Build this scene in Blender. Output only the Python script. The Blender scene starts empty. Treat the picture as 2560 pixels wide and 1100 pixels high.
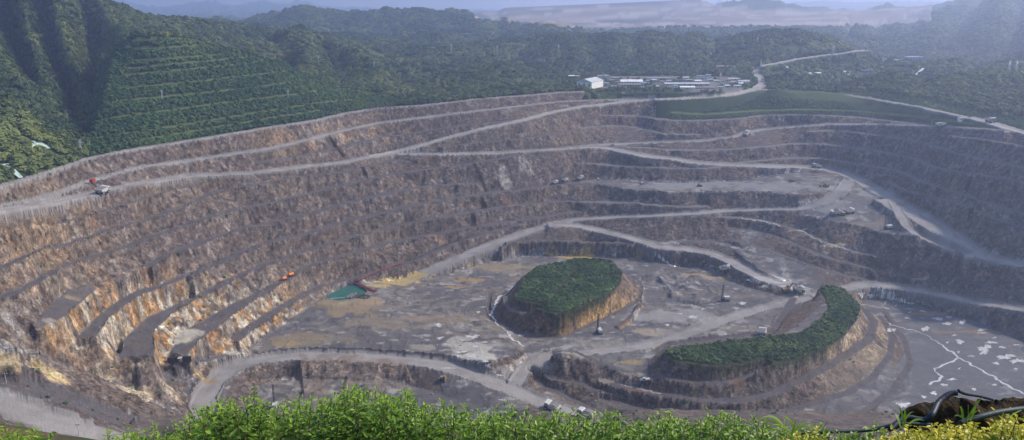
import bpy, bmesh, math, random
import numpy as np
from mathutils import Vector, Matrix

# ---------------------------------------------------------------- camera, sky, sun, exposure
scene = bpy.context.scene
COL = scene.collection
F = 1862.0                      # focal length in photo pixels (2560 wide)
HORIZON = 40.0                  # eye level row in the photo
PITCH = math.atan((550.0 - HORIZON) / F)
CAMZ = 250.0                    # camera height above world zero (pit floor is near 10..20)
SUN_AZ, SUN_EL = math.radians(74), math.radians(39)   # to the right of the view direction

cam_d = bpy.data.cameras.new('camera')
cam = bpy.data.objects.new('camera', cam_d); COL.objects.link(cam)
cam.location = (0, 0, CAMZ)
cam.rotation_euler = (math.pi / 2 - PITCH, 0, 0)
cam_d.sensor_fit = 'HORIZONTAL'; cam_d.sensor_width = 36.0
cam_d.lens = 36.0 * F / 2560.0
cam_d.clip_start = 0.05; cam_d.clip_end = 40000
scene.camera = cam

world = bpy.data.worlds.new('World'); scene.world = world; world.use_nodes = True
wn = world.node_tree; wn.nodes.clear()
sky = wn.nodes.new('ShaderNodeTexSky'); sky.sky_type = 'NISHITA'; sky.sun_disc = False
sky.sun_elevation = SUN_EL; sky.sun_rotation = SUN_AZ
sky.altitude = 600; sky.air_density = 1.2; sky.dust_density = 2.0; sky.ozone_density = 1.5
bg = wn.nodes.new('ShaderNodeBackground'); bg.inputs[1].default_value = 0.15
wo = wn.nodes.new('ShaderNodeOutputWorld')
wn.links.new(sky.outputs[0], bg.inputs[0]); wn.links.new(bg.outputs[0], wo.inputs[0])

sd = bpy.data.lights.new('sun', 'SUN'); sd.energy = 5.0; sd.angle = math.radians(2.0); sd.color = (1.0, 0.88, 0.72)
sun = bpy.data.objects.new('sun', sd); COL.objects.link(sun)
sdir = Vector((math.sin(SUN_AZ) * math.cos(SUN_EL), math.cos(SUN_AZ) * math.cos(SUN_EL), math.sin(SUN_EL)))
sun.rotation_euler = sdir.to_track_quat('Z', 'Y').to_euler()
sun.location = sdir * 3000

vs = scene.view_settings
vs.view_transform = 'Standard'; vs.look = 'None'; vs.gamma = 1.0; vs.exposure = 0.36; vs.use_curve_mapping = False
scene.cycles.use_denoising = True
scene.cycles.max_bounces = 6; scene.cycles.diffuse_bounces = 2; scene.cycles.glossy_bounces = 2
scene.cycles.transmission_bounces = 4; scene.cycles.volume_bounces = 3; scene.cycles.transparent_max_bounces = 8
HAZE_DENSITY = 2.2e-4

# ---- BEGIN TERRAIN ----
cp, sp = math.cos(PITCH), math.sin(PITCH)

def ray(px, py):
    """direction of a photo pixel: (X per Y, Z per Y), Y = metres straight ahead"""
    v = (py - 550.0) / F
    dy = cp - v * sp
    return ((px - 1280.0) / F) / dy, (-sp - v * cp) / dy

def atZ(px, py, z):             # z relative to the camera, ground level known
    ux, uz = ray(px, py)
    Y = z / uz
    return ux * Y, Y, z

def atY(px, py, Y):             # distance known
    ux, uz = ray(px, py)
    return ux * Y, Y, uz * Y

NU = 1150
US = np.linspace(-0.80, 0.80, NU)
rows = list(np.arange(60, 250, 6.0)) + list(np.arange(250, 380, 2.6)) + list(np.arange(380, 960, 1.45)) + list(np.arange(960, 1400, 3.2))
y = 1400.0; step = 4.0
while y < 12500:
    rows.append(y); y += step; step = min(step * 1.055, 240)
YS = np.array(rows); NY = len(YS)
Zc = np.full((NY, NU), np.nan)          # fixed heights
Cl = np.zeros((NY, NU), np.int16)       # class id of a cell
LAT = np.zeros((NY, NU))                # place across a road, -.5 to .5
CLASSES = [('', '')]                    # id -> (kind, label)

def cells(X, Y):
    j = np.rint((X / Y - US[0]) / (US[1] - US[0])).astype(int)
    i = np.rint(np.interp(Y, YS, np.arange(NY))).astype(int)
    ok = (j >= 0) & (j < NU) & (Y > YS[0]) & (Y < YS[-1])
    return i, j, ok

def newclass(kind, label=''):
    CLASSES.append((kind, label)); return len(CLASSES) - 1

def dense(P, step=0.35):
    P = np.asarray(P, float)
    d = np.hypot(np.diff(P[:, 0]), np.diff(P[:, 1])); s = np.r_[0, np.cumsum(d)]
    n = max(6, int(s[-1] / step)); t = np.linspace(0, s[-1], n)
    Q = np.stack([np.interp(t, s, P[:, k]) for k in range(3)], 1)
    return Q, t

def smooth(P, k):
    if k < 1: return P
    ker = np.ones(2 * k + 1) / (2 * k + 1)
    out = P.copy()
    for c in range(3):
        e = np.r_[2 * P[0, c] - P[k:0:-1, c], P[:, c], 2 * P[-1, c] - P[-2:-k - 2:-1, c]]
        out[:, c] = np.convolve(e, ker, 'valid')
    return out

def stamp(P, w, cid, sm=10, wob=0.0, seed=0):
    Q, t = dense(P); Q = smooth(Q, min(sm, (len(Q) - 2) // 2))
    T = np.gradient(Q[:, :2], axis=0); T /= np.maximum(np.hypot(T[:, 0], T[:, 1]), 1e-6)[:, None]
    N = np.stack([-T[:, 1], T[:, 0]], 1)
    k = max(2, int(w / 0.28)); o = np.linspace(-w / 2, w / 2, k)
    sc = 1 + wob * (np.sin(t * 0.13 + seed) * .5 + np.sin(t * 0.31 + seed * 2.1) * .5) if wob else np.ones_like(t)
    X = (Q[:, 0, None] + N[:, 0, None] * o * sc[:, None]).ravel(); Y = (Q[:, 1, None] + N[:, 1, None] * o * sc[:, None]).ravel()
    Z = np.repeat(Q[:, 2], k)
    i, j, ok = cells(X, Y)
    Zc[i[ok], j[ok]] = Z[ok]; Cl[i[ok], j[ok]] = cid; LAT[i[ok], j[ok]] = np.tile(o / w, len(Q))[ok]
    return Q

def zline(pts, ztab):           # pts [(px,py)], ztab [(px,z)] -> 3-D points on the levels
    zx = [a for a, b in ztab]; zz = [b for a, b in ztab]
    return [atZ(a, b, float(np.interp(a, zx, zz))) for a, b in pts]

def ribbon(A, B, cid, n=400):   # flat between two 3-D polylines
    A = np.asarray(A, float); B = np.asarray(B, float)
    def rs(P):
        d = np.hypot(np.diff(P[:, 0]), np.diff(P[:, 1])); s = np.r_[0, np.cumsum(d)]; s /= s[-1]
        t = np.linspace(0, 1, n); return np.stack([np.interp(t, s, P[:, k]) for k in range(3)], 1)
    a, b = rs(A), rs(B); m = int(max(4, np.hypot(*(a - b)[:, :2].T).max() / 0.5))
    t = np.linspace(0, 1, m)[None, :, None]
    Q = (a[:, None] * (1 - t) + b[:, None] * t).reshape(-1, 3)
    i, j, ok = cells(Q[:, 0], Q[:, 1]); Zc[i[ok], j[ok]] = Q[ok, 2]; Cl[i[ok], j[ok]] = cid

UU, YY = np.meshgrid(US, YS); XX = UU * YY

def inside(poly):               # grid cells inside a world XY polygon
    m = np.zeros((NY, NU), bool); P = np.asarray(poly, float)
    x0, y0 = P[:, 0], P[:, 1]; x1, y1 = np.roll(x0, -1), np.roll(y0, -1)
    i0 = max(0, np.searchsorted(YS, y0.min()) - 1); i1 = min(NY, np.searchsorted(YS, y0.max()) + 1)
    xs, ys = XX[i0:i1], YY[i0:i1]; r = np.zeros(xs.shape, bool)
    for a, b, c, d in zip(x0, y0, x1, y1):
        if b == d: continue
        c1 = (ys > min(b, d)) & (ys <= max(b, d))
        r ^= c1 & (xs < a + (ys - b) * (c - a) / (d - b))
    m[i0:i1] = r
    return m

def flat(pts, z, cid, zfun=None):
    P = [atZ(a, b, z) for a, b in pts]; m = inside([p[:2] for p in P])
    Zc[m] = z; Cl[m] = cid
    return P

# ------- level tables of the pit (metres below the eye), read from bench height and haul road grade
BENCH = {}; LINES = {}; QUEUE = []
# levels solved so that along every column each bench lies behind the one below it by its face and berm
LEVELS = {
    'k9': [(640, -129.6), (760, -129.7), (860, -128.0), (1000, -124.2), (1140, -119.1), (1280, -115.4)],
    'k8': [(1100, -136.1), (1260, -133.9), (1460, -129.5), (1500, -129.3), (1540, -129.8), (1660, -135.2), (1740, -137.3)],
    'm5': [(-60, -138.4), (80, -141.2), (160, -145.4), (180, -146.0), (260, -147.0), (300, -148.0), (360, -149.0), (440, -148.4), (480, -147.0), (520, -144.6), (560, -143.3), (720, -144.1), (860, -147.4), (980, -145.4)],
    'm5b': [(-60, -123.0), (20, -126.4), (100, -130.9), (200, -134.8), (280, -136.2), (300, -136.2), (440, -135.5), (520, -136.8)],
    'm4': [(-60, -147.4), (140, -154.3), (200, -155.1), (300, -159.5), (420, -159.5), (500, -158.2), (560, -158.3), (680, -159.4), (840, -157.9), (1120, -153.3), (1180, -151.6), (1300, -146.8)],
    'm3': [(380, -172.4), (420, -171.1), (460, -170.8), (560, -171.8), (780, -172.8), (1000, -169.2), (1100, -168.8), (1180, -169.5)],
    'm2': [(480, -186.3), (560, -186.5), (680, -184.4), (780, -185.8), (980, -182.6), (1100, -179.8), (1200, -179.2), (1380, -179.4), (1480, -177.4)],
    'm1': [(460, -199.3), (540, -197.7), (620, -197.1), (740, -197.3), (820, -196.0), (1180, -192.3), (1300, -192.1), (1440, -194.2), (1580, -191.3), (1720, -192.4), (1760, -192.0)],
    'k2': [(740, -207.3), (780, -205.9), (880, -206.0), (1100, -204.2), (1320, -204.6), (1400, -203.4), (1440, -202.1)],
    'k1': [(860, -223.7), (900, -223.5), (1000, -220.3), (1160, -211.7), (1300, -206.5)],
    'p5_toe': [(100, -165.9), (200, -166.4), (260, -168.4), (360, -171.4)],
    'p5_crest': [(100, -167.7), (360, -174.1)],
    'p4_toe': [(200, -183.4), (300, -184.0), (460, -186.5)],
    'p4_crest': [(240, -184.3), (300, -184.7), (460, -187.4), (480, -187.5)],
    'p3_toe': [(300, -201.5), (480, -200.5)],
    'p3_crest': [(400, -202.0), (480, -201.4)],
    'p2_toe': [(440, -212.5), (640, -210.5), (720, -208.0)],
    'p2_crest': [(480, -213.5), (640, -211.6), (700, -209.7), (740, -207.4)],
    'p1_toe': [(580, -222.5), (800, -221.0)],
    'p1_crest': [(600, -223.5), (820, -221.7)],
    'c3': [(1540, -146.8), (1620, -149.0), (1740, -150.2), (1820, -149.1), (1900, -147.1), (2020, -145.1), (2060, -145.0), (2340, -147.9), (2400, -147.5), (2500, -145.3), (2640, -145.2)],
    'c3b': [(2020, -133.1), (2080, -130.4), (2120, -130.0), (2520, -134.0), (2600, -136.1), (2680, -137.4)],
    'c4': [(1840, -161.8), (1980, -158.9), (2060, -159.3), (2120, -160.8), (2160, -161.2), (2280, -161.4), (2360, -163.4), (2460, -166.8), (2640, -171.4)],
    'c5': [(2220, -171.9), (2260, -172.4), (2380, -171.2), (2460, -174.6), (2620, -183.8)],
    'c1r': [(2380, -119.8), (2460, -117.3), (2500, -117.2), (2700, -122.1)],
    'c6': [(1440, -160.2), (1540, -163.6), (1680, -164.2), (1800, -162.5)],
    'c1': [(1520, -118.1), (1640, -121.1), (1740, -122.7), (2000, -116.9), (2200, -117.2), (2320, -116.0)],
    'working bench_toe': [(1500, -176.8), (1680, -177.0), (1780, -176.4), (1840, -175.4), (2000, -168.8), (2100, -170.6)],
    'working bench_crest': [(1500, -178.0), (1580, -179.0), (1900, -177.9), (2000, -178.6), (2080, -176.5)],
    'drill platform_toe': [(2020, -189.5), (2100, -178.3), (2120, -176.2), (2180, -178.5), (2220, -180.9), (2240, -182.7), (2280, -187.9)],
    'drill platform_crest': [(2000, -192.3), (2060, -191.6), (2100, -191.9), (2200, -195.2), (2220, -195.4), (2260, -194.8), (2300, -193.3)],
    'q1': [(1800, -198.2), (1900, -200.0), (1960, -202.2), (2040, -206.2), (2160, -213.6), (2280, -215.5), (2380, -218.8), (2440, -220.0), (2680, -222.2)],
    'q2': [(1820, -207.3), (1900, -208.8), (1980, -211.1), (2040, -214.3), (2200, -225.2), (2340, -227.5), (2400, -227.8), (2460, -227.4), (2560, -224.9)],
    'q3': [(1840, -213.5), (2040, -222.2), (2160, -231.3)],
    's1': [(1260, -217.0), (1320, -216.2), (1440, -217.3), (1580, -217.5)],
    'rim': [(-260, -100.9), (-60, -102.0), (160, -106.6), (300, -105.5), (480, -106.1), (560, -105.7), (660, -103.5), (800, -102.7), (920, -99.1), (1100, -96.3), (1240, -93.2), (1460, -93.0)],
    'upper': [(-260, -109.9), (-80, -111.2), (0, -113.5), (80, -117.3), (160, -119.4), (200, -119.6), (340, -118.3), (560, -121.3), (600, -120.6), (700, -120.3), (860, -115.6), (1100, -107.6), (1240, -104.4), (1400, -102.2), (1560, -102.6), (1640, -102.0)],
    'left': [(-260, -107.2), (-140, -109.6), (0, -113.2), (140, -120.9), (200, -123.5), (260, -125.2), (360, -126.9), (460, -129.9), (560, -134.2), (640, -136.2), (860, -140.9), (1020, -141.3), (1240, -144.9), (1480, -146.8)],
    'ramp': [(940, -141.0), (980, -140.8), (1000, -139.9), (1200, -122.0), (1400, -110.0), (1440, -108.0), (1520, -106.1), (1640, -102.3)],
    'right_upper': [(1440, -147.2), (1520, -146.6), (1660, -143.8), (1740, -143.6), (1760, -143.0), (1920, -133.3), (2060, -126.2), (2280, -118.0), (2440, -111.2), (2520, -108.6)],
    'right_haul': [(1460, -146.4), (1520, -148.5), (1700, -158.4), (1820, -162.0), (2000, -166.2), (2100, -170.2), (2140, -173.3), (2220, -180.6), (2320, -187.9), (2340, -189.9), (2420, -199.7), (2460, -202.5), (2560, -203.2), (2700, -200.7)],
    'mid_haul': [(1000, -231.6), (1240, -216.7), (1400, -208.9), (1540, -203.8), (1680, -198.0), (1740, -196.4), (1820, -195.5), (1880, -194.1), (2000, -189.7), (2060, -184.3), (2120, -173.3)],
    'mid_ramp': [(1380, -207.6), (1420, -208.7), (1500, -212.4), (1640, -217.5), (1780, -221.0), (1980, -230.5), (2040, -232.0)],
    'spur': [(2240, -180.6), (2260, -187.1), (2280, -192.2), (2300, -195.8), (2340, -199.9), (2420, -203.5)],
    'floor_right': [(2040, -232.6), (2120, -232.4), (2200, -233.8), (2400, -232.5), (2540, -227.2), (2700, -225.3)],
    'east': [(1900, -97.0), (2060, -97.0), (2200, -99.0), (2420, -104.4), (2520, -108.2), (2600, -109.8), (2680, -112.3), (2700, -112.6), (2760, -111.5)],
}
def line(name, pts, ztab, w, wp):
    LINES[name] = dict(ztab=LEVELS.get(name, ztab))
def bench(name, pts, ztab, w, sm=10, wp=.12):
    line(name, pts, ztab, w, wp)
    QUEUE.append(lambda: BENCH.__setitem__(name, stamp(zline(pts, LINES[name]['ztab']), w, newclass('bench', name), sm, .55, len(CLASSES))))
def later(f): QUEUE.append(f)

FLOORC = newclass('floor', 'pit floor')
# pit floor sheets first, everything later overrides them
flat([(618, 871), (660, 842), (700, 815), (780, 766), (815, 750), (900, 716), (1000, 702), (1060, 690), (1120, 668), (1200, 645), (1300, 640), (1400, 634), (1500, 632), (1580, 640),
      (1640, 652), (1700, 662), (1740, 675), (1560, 700), (1300, 700), (1240, 770), (1200, 800), (1300, 880), (1200, 915), (1100, 892), (900, 876), (740, 872), (660, 880)], -230.5, FLOORC)
flat([(1600, 700), (1700, 664), (1780, 672), (1850, 712), (1960, 742), (2030, 748), (1960, 760), (1920, 840), (1780, 850), (1650, 870), (1500, 880), (1380, 872), (1320, 880), (1290, 850), (1420, 850), (1560, 790), (1610, 740)], -233.0, FLOORC)
flat([(2140, 745), (2210, 742), (2280, 768), (2340, 790), (2450, 828), (2560, 880), (2760, 950), (2760, 1080), (2560, 1080), (2300, 1070), (2220, 1060), (2270, 960), (2280, 900), (2230, 830), (2170, 780)], -244.0, FLOORC)
flat([(600, 1030), (650, 965), (710, 945), (900, 960), (1000, 955), (1100, 985), (1200, 1015), (1280, 1070), (1200, 1090), (800, 1090), (620, 1080)], -241.0, FLOORC)
# left wall benches
RIMPX = [(-260, 530), (-120, 498), (0, 466), (105, 437), (230, 395), (330, 375), (450, 357), (640, 325), (790, 302), (860, 285), (940, 272), (1000, 268), (1060, 264), (1200, 248), (1330, 238), (1400, 232), (1460, 230)]
RIMZ = [(-260, -100), (0, -101), (300, -101), (560, -104), (860, -99), (1100, -96), (1250, -93), (1460, -93)]
K10Z = [(-260, -110), (0, -111), (300, -115), (560, -119), (860, -114), (1100, -106), (1400, -102), (1640, -101)]
R1Z = [(-260, -108), (0, -112), (300, -122), (560, -132), (860, -140), (990, -142), (1250, -145), (1480, -146.5)]
bench('k9', [(640, 408), (760, 388), (850, 367), (960, 342), (1060, 328), (1160, 314), (1230, 306), (1290, 300)], [(640, -127), (860, -127), (1100, -121), (1290, -117)], 4)
bench('k8', [(1100, 368), (1145, 363), (1220, 356), (1310, 346), (1380, 336), (1470, 318), (1533, 314), (1601, 319), (1656, 334), (1749, 337)], [(1100, -134), (1310, -131), (1470, -131), (1749, -134)], 4)
bench('m5', [(-60, 690), (18, 663), (109, 619), (164, 612), (255, 578), (364, 548), (455, 518), (538, 477), (655, 459), (727, 445), (860, 430), (940, 412), (990, 398)], [(-60, -138), (0, -140), (300, -146), (560, -143), (860, -147), (990, -147)], 4.5)
bench('m5b', [(-60, 600), (40, 580), (140, 560), (250, 530), (350, 500), (420, 475), (520, 455)], [(-60, -126), (40, -128), (300, -134), (520, -136)], 3)
bench('m4', [(-60, 760), (36, 732), (80, 710), (140, 675), (196, 652), (309, 619), (364, 597), (447, 568), (509, 546), (600, 521), (691, 506), (764, 485), (860, 463), (995, 432), (1105, 419), (1190, 407), (1260, 394), (1300, 387)], [(-60, -150), (36, -154), (300, -161), (560, -160), (860, -157), (1105, -152), (1300, -147)], 6)
bench('m3', [(368, 667), (429, 632), (516, 601), (600, 572), (684, 554), (782, 532), (860, 509), (940, 490), (1040, 470), (1110, 462), (1190, 458)], [(91, -171), (300, -176), (560, -174), (860, -171), (1190, -166)], 7)
bench('m2', [(470, 690), (540, 660), (596, 634), (680, 601), (771, 583), (860, 555), (975, 528), (1054, 508), (1170, 490), (1232, 481), (1320, 473), (1400, 462), (1490, 450)], [(300, -185), (560, -188), (860, -184), (1105, -179), (1300, -178), (1490, -177)], 7)
bench('m1', [(450, 764), (500, 738), (560, 707), (640, 670), (691, 650), (760, 628), (850, 601), (995, 564), (1097, 546), (1185, 528), (1300, 512), (1400, 503), (1471, 505), (1579, 507), (1641, 513), (1718, 518), (1768, 515)], [(300, -201), (560, -201), (860, -196), (1105, -193), (1400, -192), (1768, -190)], 6)
bench('k2', [(735, 688), (760, 668), (850, 641), (937, 617), (995, 601), (1159, 572), (1228, 561), (1340, 545), (1446, 528)], [(560, -211), (735, -210), (860, -208), (1100, -203.5), (1446, -204)], 7)
bench('k1', [(812, 714), (832, 709), (860, 703), (940, 680), (1024, 655), (1060, 640), (1104, 619), (1160, 600), (1205, 585), (1300, 560)], [(860, -221), (1024, -217), (1104, -214), (1300, -206)], 6)
# the wide lower benches at the left, each between its toe and its crest
def wide(name, toe, crest, ztab, kind='bench', ztab2=None):
    line(name + '_toe', toe, ztab, 1, .3); line(name + '_crest', crest, ztab2 or ztab, 1, .3)
    QUEUE.append(lambda: ribbon(zline(toe, LINES[name + '_toe']['ztab']), zline(crest, LINES[name + '_crest']['ztab']), newclass(kind, name)))
wide('p5', [(82, 815), (131, 755), (169, 725), (273, 693), (363, 663)], [(93, 826), (150, 800), (177, 777), (213, 750), (245, 722), (286, 706), (368, 673)], [(82, -171), (363, -175)])
wide('p4', [(188, 848), (232, 802), (256, 780), (300, 745), (341, 725), (395, 712), (436, 695), (475, 680)], [(240, 842), (262, 813), (273, 796), (322, 757), (360, 738), (409, 719), (442, 706), (480, 687)], [(188, -184), (480, -187)])
wide('p3', [(300, 890), (308, 851), (341, 818), (363, 796), (395, 783), (436, 761), (480, 742)], [(385, 890), (390, 862), (382, 837), (388, 818), (404, 807), (428, 783), (485, 750)], [(284, -202), (500, -201)])
wide('p2', [(433, 885), (437, 845), (465, 824), (509, 802), (545, 780), (591, 755), (632, 736), (700, 701), (735, 683)], [(470, 888), (480, 875), (509, 842), (547, 814), (591, 781), (645, 746), (700, 713), (741, 690)], [(430, -212), (591, -211), (741, -210)])
wide('p1', [(575, 845), (605, 824), (645, 796), (695, 766), (755, 731), (812, 706)], [(596, 856), (618, 837), (673, 800), (727, 762), (782, 729), (822, 712)], [(575, -222), (822, -221)])
# low ground around the lower left corner
LOWC = newclass('floor', 'lower left valley')
for pts in ([(-200, 845, -150), (-60, 860, -158), (20, 868, -165), (90, 885, -177)], [(90, 885, -177), (160, 915, -190), (250, 945, -205), (340, 970, -216)],
            [(300, 905, -213), (380, 925, -220), (420, 945, -224), (500, 950, -230), (470, 985, -232)], [(430, 915, -219), (520, 900, -226), (600, 880, -229)],
            [(350, 1000, -217), (430, 1030, -228), (480, 1060, -236)]):
    stamp([atZ(*p) for p in pts], 7, LOWC)
for pts in ([(-80, 930, -172), (60, 955, -176), (150, 985, -182), (250, 1020, -190), (330, 1050, -198)], [(0, 900, -168), (60, 915, -172), (110, 925, -180)]):
    stamp([atZ(*p) for p in pts], 9, newclass('bench', 'terrace'))
# the back and right wall
bench('c3', [(1533, 364), (1625, 371), (1687, 375), (1749, 375), (1836, 374), (1904, 367), (1965, 361), (2000, 359), (2062, 361), (2124, 368), (2216, 382), (2278, 394), (2321, 410), (2349, 422), (2402, 431), (2500, 445), (2640, 470)],
      [(1533, -148), (1625, -150), (1749, -150), (1904, -146), (2062, -143), (2216, -143), (2349, -145), (2500, -145), (2640, -145)], 5)
bench('c3b', [(2020, 330), (2093, 324), (2139, 331), (2247, 346), (2309, 357), (2349, 370), (2386, 382), (2445, 396), (2560, 420), (2680, 450)], [(2020, -131), (2093, -129), (2247, -129), (2445, -130), (2680, -132)], 5)
bench('c4', [(1836, 408), (1904, 402), (1965, 395), (2000, 394), (2062, 397), (2139, 410), (2216, 422), (2263, 431), (2294, 450), (2340, 468), (2383, 478), (2464, 507), (2525, 524), (2640, 560)],
      [(1836, -159), (1965, -156), (2062, -156), (2139, -157), (2216, -158), (2340, -163), (2464, -168), (2640, -174)], 6)
bench('c5', [(2219, 455), (2263, 476), (2309, 488), (2340, 496), (2380, 504), (2440, 525), (2520, 560), (2620, 600)], [(2219, -169), (2309, -171), (2380, -174), (2440, -180), (2620, -192)], 4)
bench('c1r', [(2371, 339), (2464, 350), (2525, 360), (2600, 375), (2700, 400)], [(2371, -119), (2464, -114), (2600, -113), (2700, -113)], 4)
bench('c6', [(1440, 407), (1517, 412), (1542, 415), (1595, 416), (1687, 421), (1764, 420), (1800, 419)], [(1440, -160), (1542, -164), (1687, -165), (1800, -163)], 5)
bench('c1', [(1502, 288), (1601, 290), (1638, 296), (1687, 301), (1749, 301), (1836, 297), (1904, 288), (2000, 287), (2124, 291), (2198, 299), (2278, 308), (2330, 312)],
      [(1502, -119), (1638, -121), (1749, -122), (1904, -117), (2000, -115), (2198, -117), (2330, -116)], 5)
# the wide grey working bench in the middle distance
wide('working bench', [(1490, 447), (1595, 451), (1656, 456), (1749, 456), (1842, 453), (1904, 441), (2000, 428), (2060, 430), (2110, 440)],
       [(1500, 460), (1542, 467), (1579, 473), (1656, 478), (1780, 478), (1888, 477), (1950, 483), (2000, 488), (2050, 482), (2090, 470)],
       [(1490, -177), (1749, -177), (1842, -176), (2000, -170), (2110, -171)], 'floor', [(1500, -177), (1780, -177), (2000, -178), (2090, -174)])
# drill platform beside the right haul road
wide('drill platform', [(2020, 520), (2075, 500), (2115, 472), (2160, 472), (2230, 507), (2262, 540), (2290, 560)],
     [(2000, 537), (2060, 546), (2110, 557), (2160, 566), (2190, 578), (2215, 583), (2300, 590)],
     [(2020, -190), (2075, -183), (2115, -177), (2230, -180), (2290, -184)], 'floor', [(2000, -191), (2160, -189), (2300, -189)])
bench('q1', [(1800, 541), (1856, 545), (1904, 551), (1955, 565), (2002, 576), (2049, 601), (2093, 615), (2155, 634), (2209, 642), (2260, 652), (2340, 672), (2440, 705), (2560, 740), (2680, 770)], [(1800, -200), (1904, -199), (2049, -200), (2209, -201), (2440, -210), (2680, -214)], 5)
bench('q2', [(1820, 570), (1860, 574), (1896, 578), (1969, 602), (2010, 622), (2064, 642), (2120, 658), (2173, 670), (2205, 681), (2245, 686), (2318, 704), (2391, 722), (2460, 742), (2560, 758)], [(1820, -207), (1969, -208), (2120, -211), (2245, -214), (2391, -219), (2560, -222)], 5)
bench('q3', [(1840, 602), (1882, 613), (1955, 638), (2002, 656), (2049, 671), (2118, 689), (2173, 700)], [(1840, -213), (1955, -217), (2049, -220), (2173, -226)], 5)
bench('s1', [(1250, 618), (1297, 603), (1359, 601), (1468, 605), (1559, 607), (1585, 612)], [(1250, -219), (1359, -220), (1585, -222)], 5)
later(lambda: stamp([atZ(*p) for p in [(1660, 612, -217), (1700, 602, -216), (1780, 604, -216), (1830, 615, -217), (1870, 642, -219), (1895, 668, -222), (1960, 695, -227)]], 8, FLOORC))
later(lambda: stamp([atZ(*p) for p in [(2180, 715, -230), (2260, 752, -243), (2300, 765, -243.5), (2409, 790, -243.5), (2560, 858, -243.5)]][1:], 5, FLOORC))

# haul roads
ROADS = {}
def road(name, pts, ztab, w, sm=16, opt=True):
    if opt: line(name, pts, ztab, w, .25)
    def go():
        cid = newclass('road', name); ROADS[name] = (stamp(zline(pts, LINES[name]['ztab'] if opt else ztab), w, cid, sm, .12, len(CLASSES)), w, cid)
    QUEUE.append(go)
road('rim', RIMPX, RIMZ, 4.5)
road('upper', [(-260, 580), (-120, 552), (0, 522), (85, 503), (150, 484), (235, 452), (300, 433), (350, 420), (520, 396), (690, 370), (780, 348), (870, 325), (950, 308), (1040, 297), (1180, 280), (1300, 266), (1400, 255), (1490, 251), (1560, 250), (1640, 248)], K10Z, 5)
road('left', [(-260, 574), (-120, 552), (0, 525), (140, 505), (255, 480), (350, 458), (480, 440), (640, 433), (760, 418), (860, 407), (940, 391), (990, 384), (1100, 387), (1250, 383), (1400, 374), (1480, 367)], R1Z, 9)
road('ramp', [(930, 393), (990, 381), (1050, 366), (1100, 351), (1200, 324), (1300, 303), (1380, 282), (1450, 268), (1560, 256), (1640, 249)], [(930, -141.5), (990, -141), (1100, -131), (1200, -121), (1300, -113.5), (1450, -106), (1560, -103), (1640, -101)], 8)
road('right_upper', [(1430, 371), (1480, 364), (1530, 361), (1610, 358), (1750, 353), (1835, 343), (1865, 334), (1910, 324), (2000, 316), (2080, 311), (2200, 312), (2345, 316), (2440, 323), (2520, 329)], [(1430, -146.5), (1530, -147), (1750, -144.5), (1865, -137), (2000, -129), (2080, -124), (2345, -114), (2440, -108), (2520, -103)], 9)
road('right_haul', [(1450, 369), (1500, 369), (1530, 373), (1575, 383), (1630, 392), (1690, 399), (1715, 404), (1800, 412), (1900, 416), (2000, 418), (2060, 423), (2110, 435), (2150, 452), (2180, 470), (2220, 492), (2250, 512), (2310, 542), (2350, 567), (2390, 592), (2420, 614), (2455, 640), (2500, 652), (2560, 662), (2700, 685)],
     [(1450, -146.5), (1530, -148), (1700, -158), (1830, -162), (2000, -165), (2110, -170), (2180, -175), (2250, -179.5), (2330, -185), (2400, -191), (2460, -197), (2560, -204), (2700, -210)], 19)
road('right_fan', [(2205, 497), (2250, 524), (2320, 560), (2390, 604), (2440, 640)], LEVELS['right_haul'], 20, opt=False)
road('mid_haul', [(2125, 450), (2105, 475), (2060, 508), (2000, 524), (1904, 525), (1811, 528), (1749, 534), (1656, 539), (1533, 544), (1440, 550), (1390, 560), (1330, 578), (1250, 605), (1150, 645), (1080, 676), (1030, 700), (1000, 716)],
     [(1000, -230), (1080, -227), (1150, -223), (1250, -217), (1330, -212.5), (1390, -209.5), (1533, -205), (1656, -201), (1811, -197), (2000, -191), (2060, -186), (2125, -174)], 13)
road('mid_ramp', [(1370, 562), (1440, 565), (1500, 577), (1560, 592), (1610, 605), (1650, 618), (1720, 623), (1780, 634), (1840, 660), (1880, 685), (1930, 705), (1990, 722), (2040, 736)], [(1370, -210), (1440, -211), (1560, -214), (1650, -217.5), (1780, -221), (1880, -226), (1990, -231), (2040, -232)], 15)
road('spur', [(2235, 505), (2252, 540), (2268, 567), (2295, 588), (2335, 607), (2375, 622), (2420, 640)], [(2235, -181), (2268, -186), (2335, -191.5), (2420, -197)], 10)
road('floor_right', [(2040, 738), (2090, 728), (2118, 722), (2165, 710), (2227, 716), (2318, 730), (2427, 755), (2500, 765), (2560, 774), (2700, 795)], [(2040, -232.5), (2118, -231), (2227, -230), (2427, -229), (2700, -228)], 12)
road('curve', [(530, 1070), (512, 1030), (508, 1000), (530, 962), (575, 923), (640, 900), (740, 889), (860, 891), (1000, 900), (1100, 912), (1180, 937), (1260, 966), (1340, 1000), (1430, 1036), (1530, 1078)], [(508, -234), (640, -232.6), (860, -233), (1000, -233.6), (1100, -234.6), (1180, -236.2), (1260, -238.5), (1340, -241.5), (1430, -245.5), (1530, -250)], 16, opt=False)
road('cross', [(1290, 960), (1310, 925), (1380, 890), (1500, 877), (1600, 868), (1700, 842), (1800, 805), (1880, 778), (1960, 758), (2030, 745)], [(1290, -238.5), (1340, -235), (1420, -233.8), (1600, -233.2), (2030, -233)], 12, opt=False)
road('near', [(-220, 930), (-100, 962), (0, 1003), (100, 1042), (200, 1078), (300, 1115), (380, 1150)], [(-220, -157), (0, -165), (200, -176), (380, -186)], 16, opt=False)
later(lambda: stamp([atZ(*p) for p in [(-150, 910, -158), (0, 962, -164), (110, 988, -169), (200, 1018, -176), (300, 1062, -184), (380, 1100, -190)]], 2.5, newclass('bench', 'safety berm')))
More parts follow.
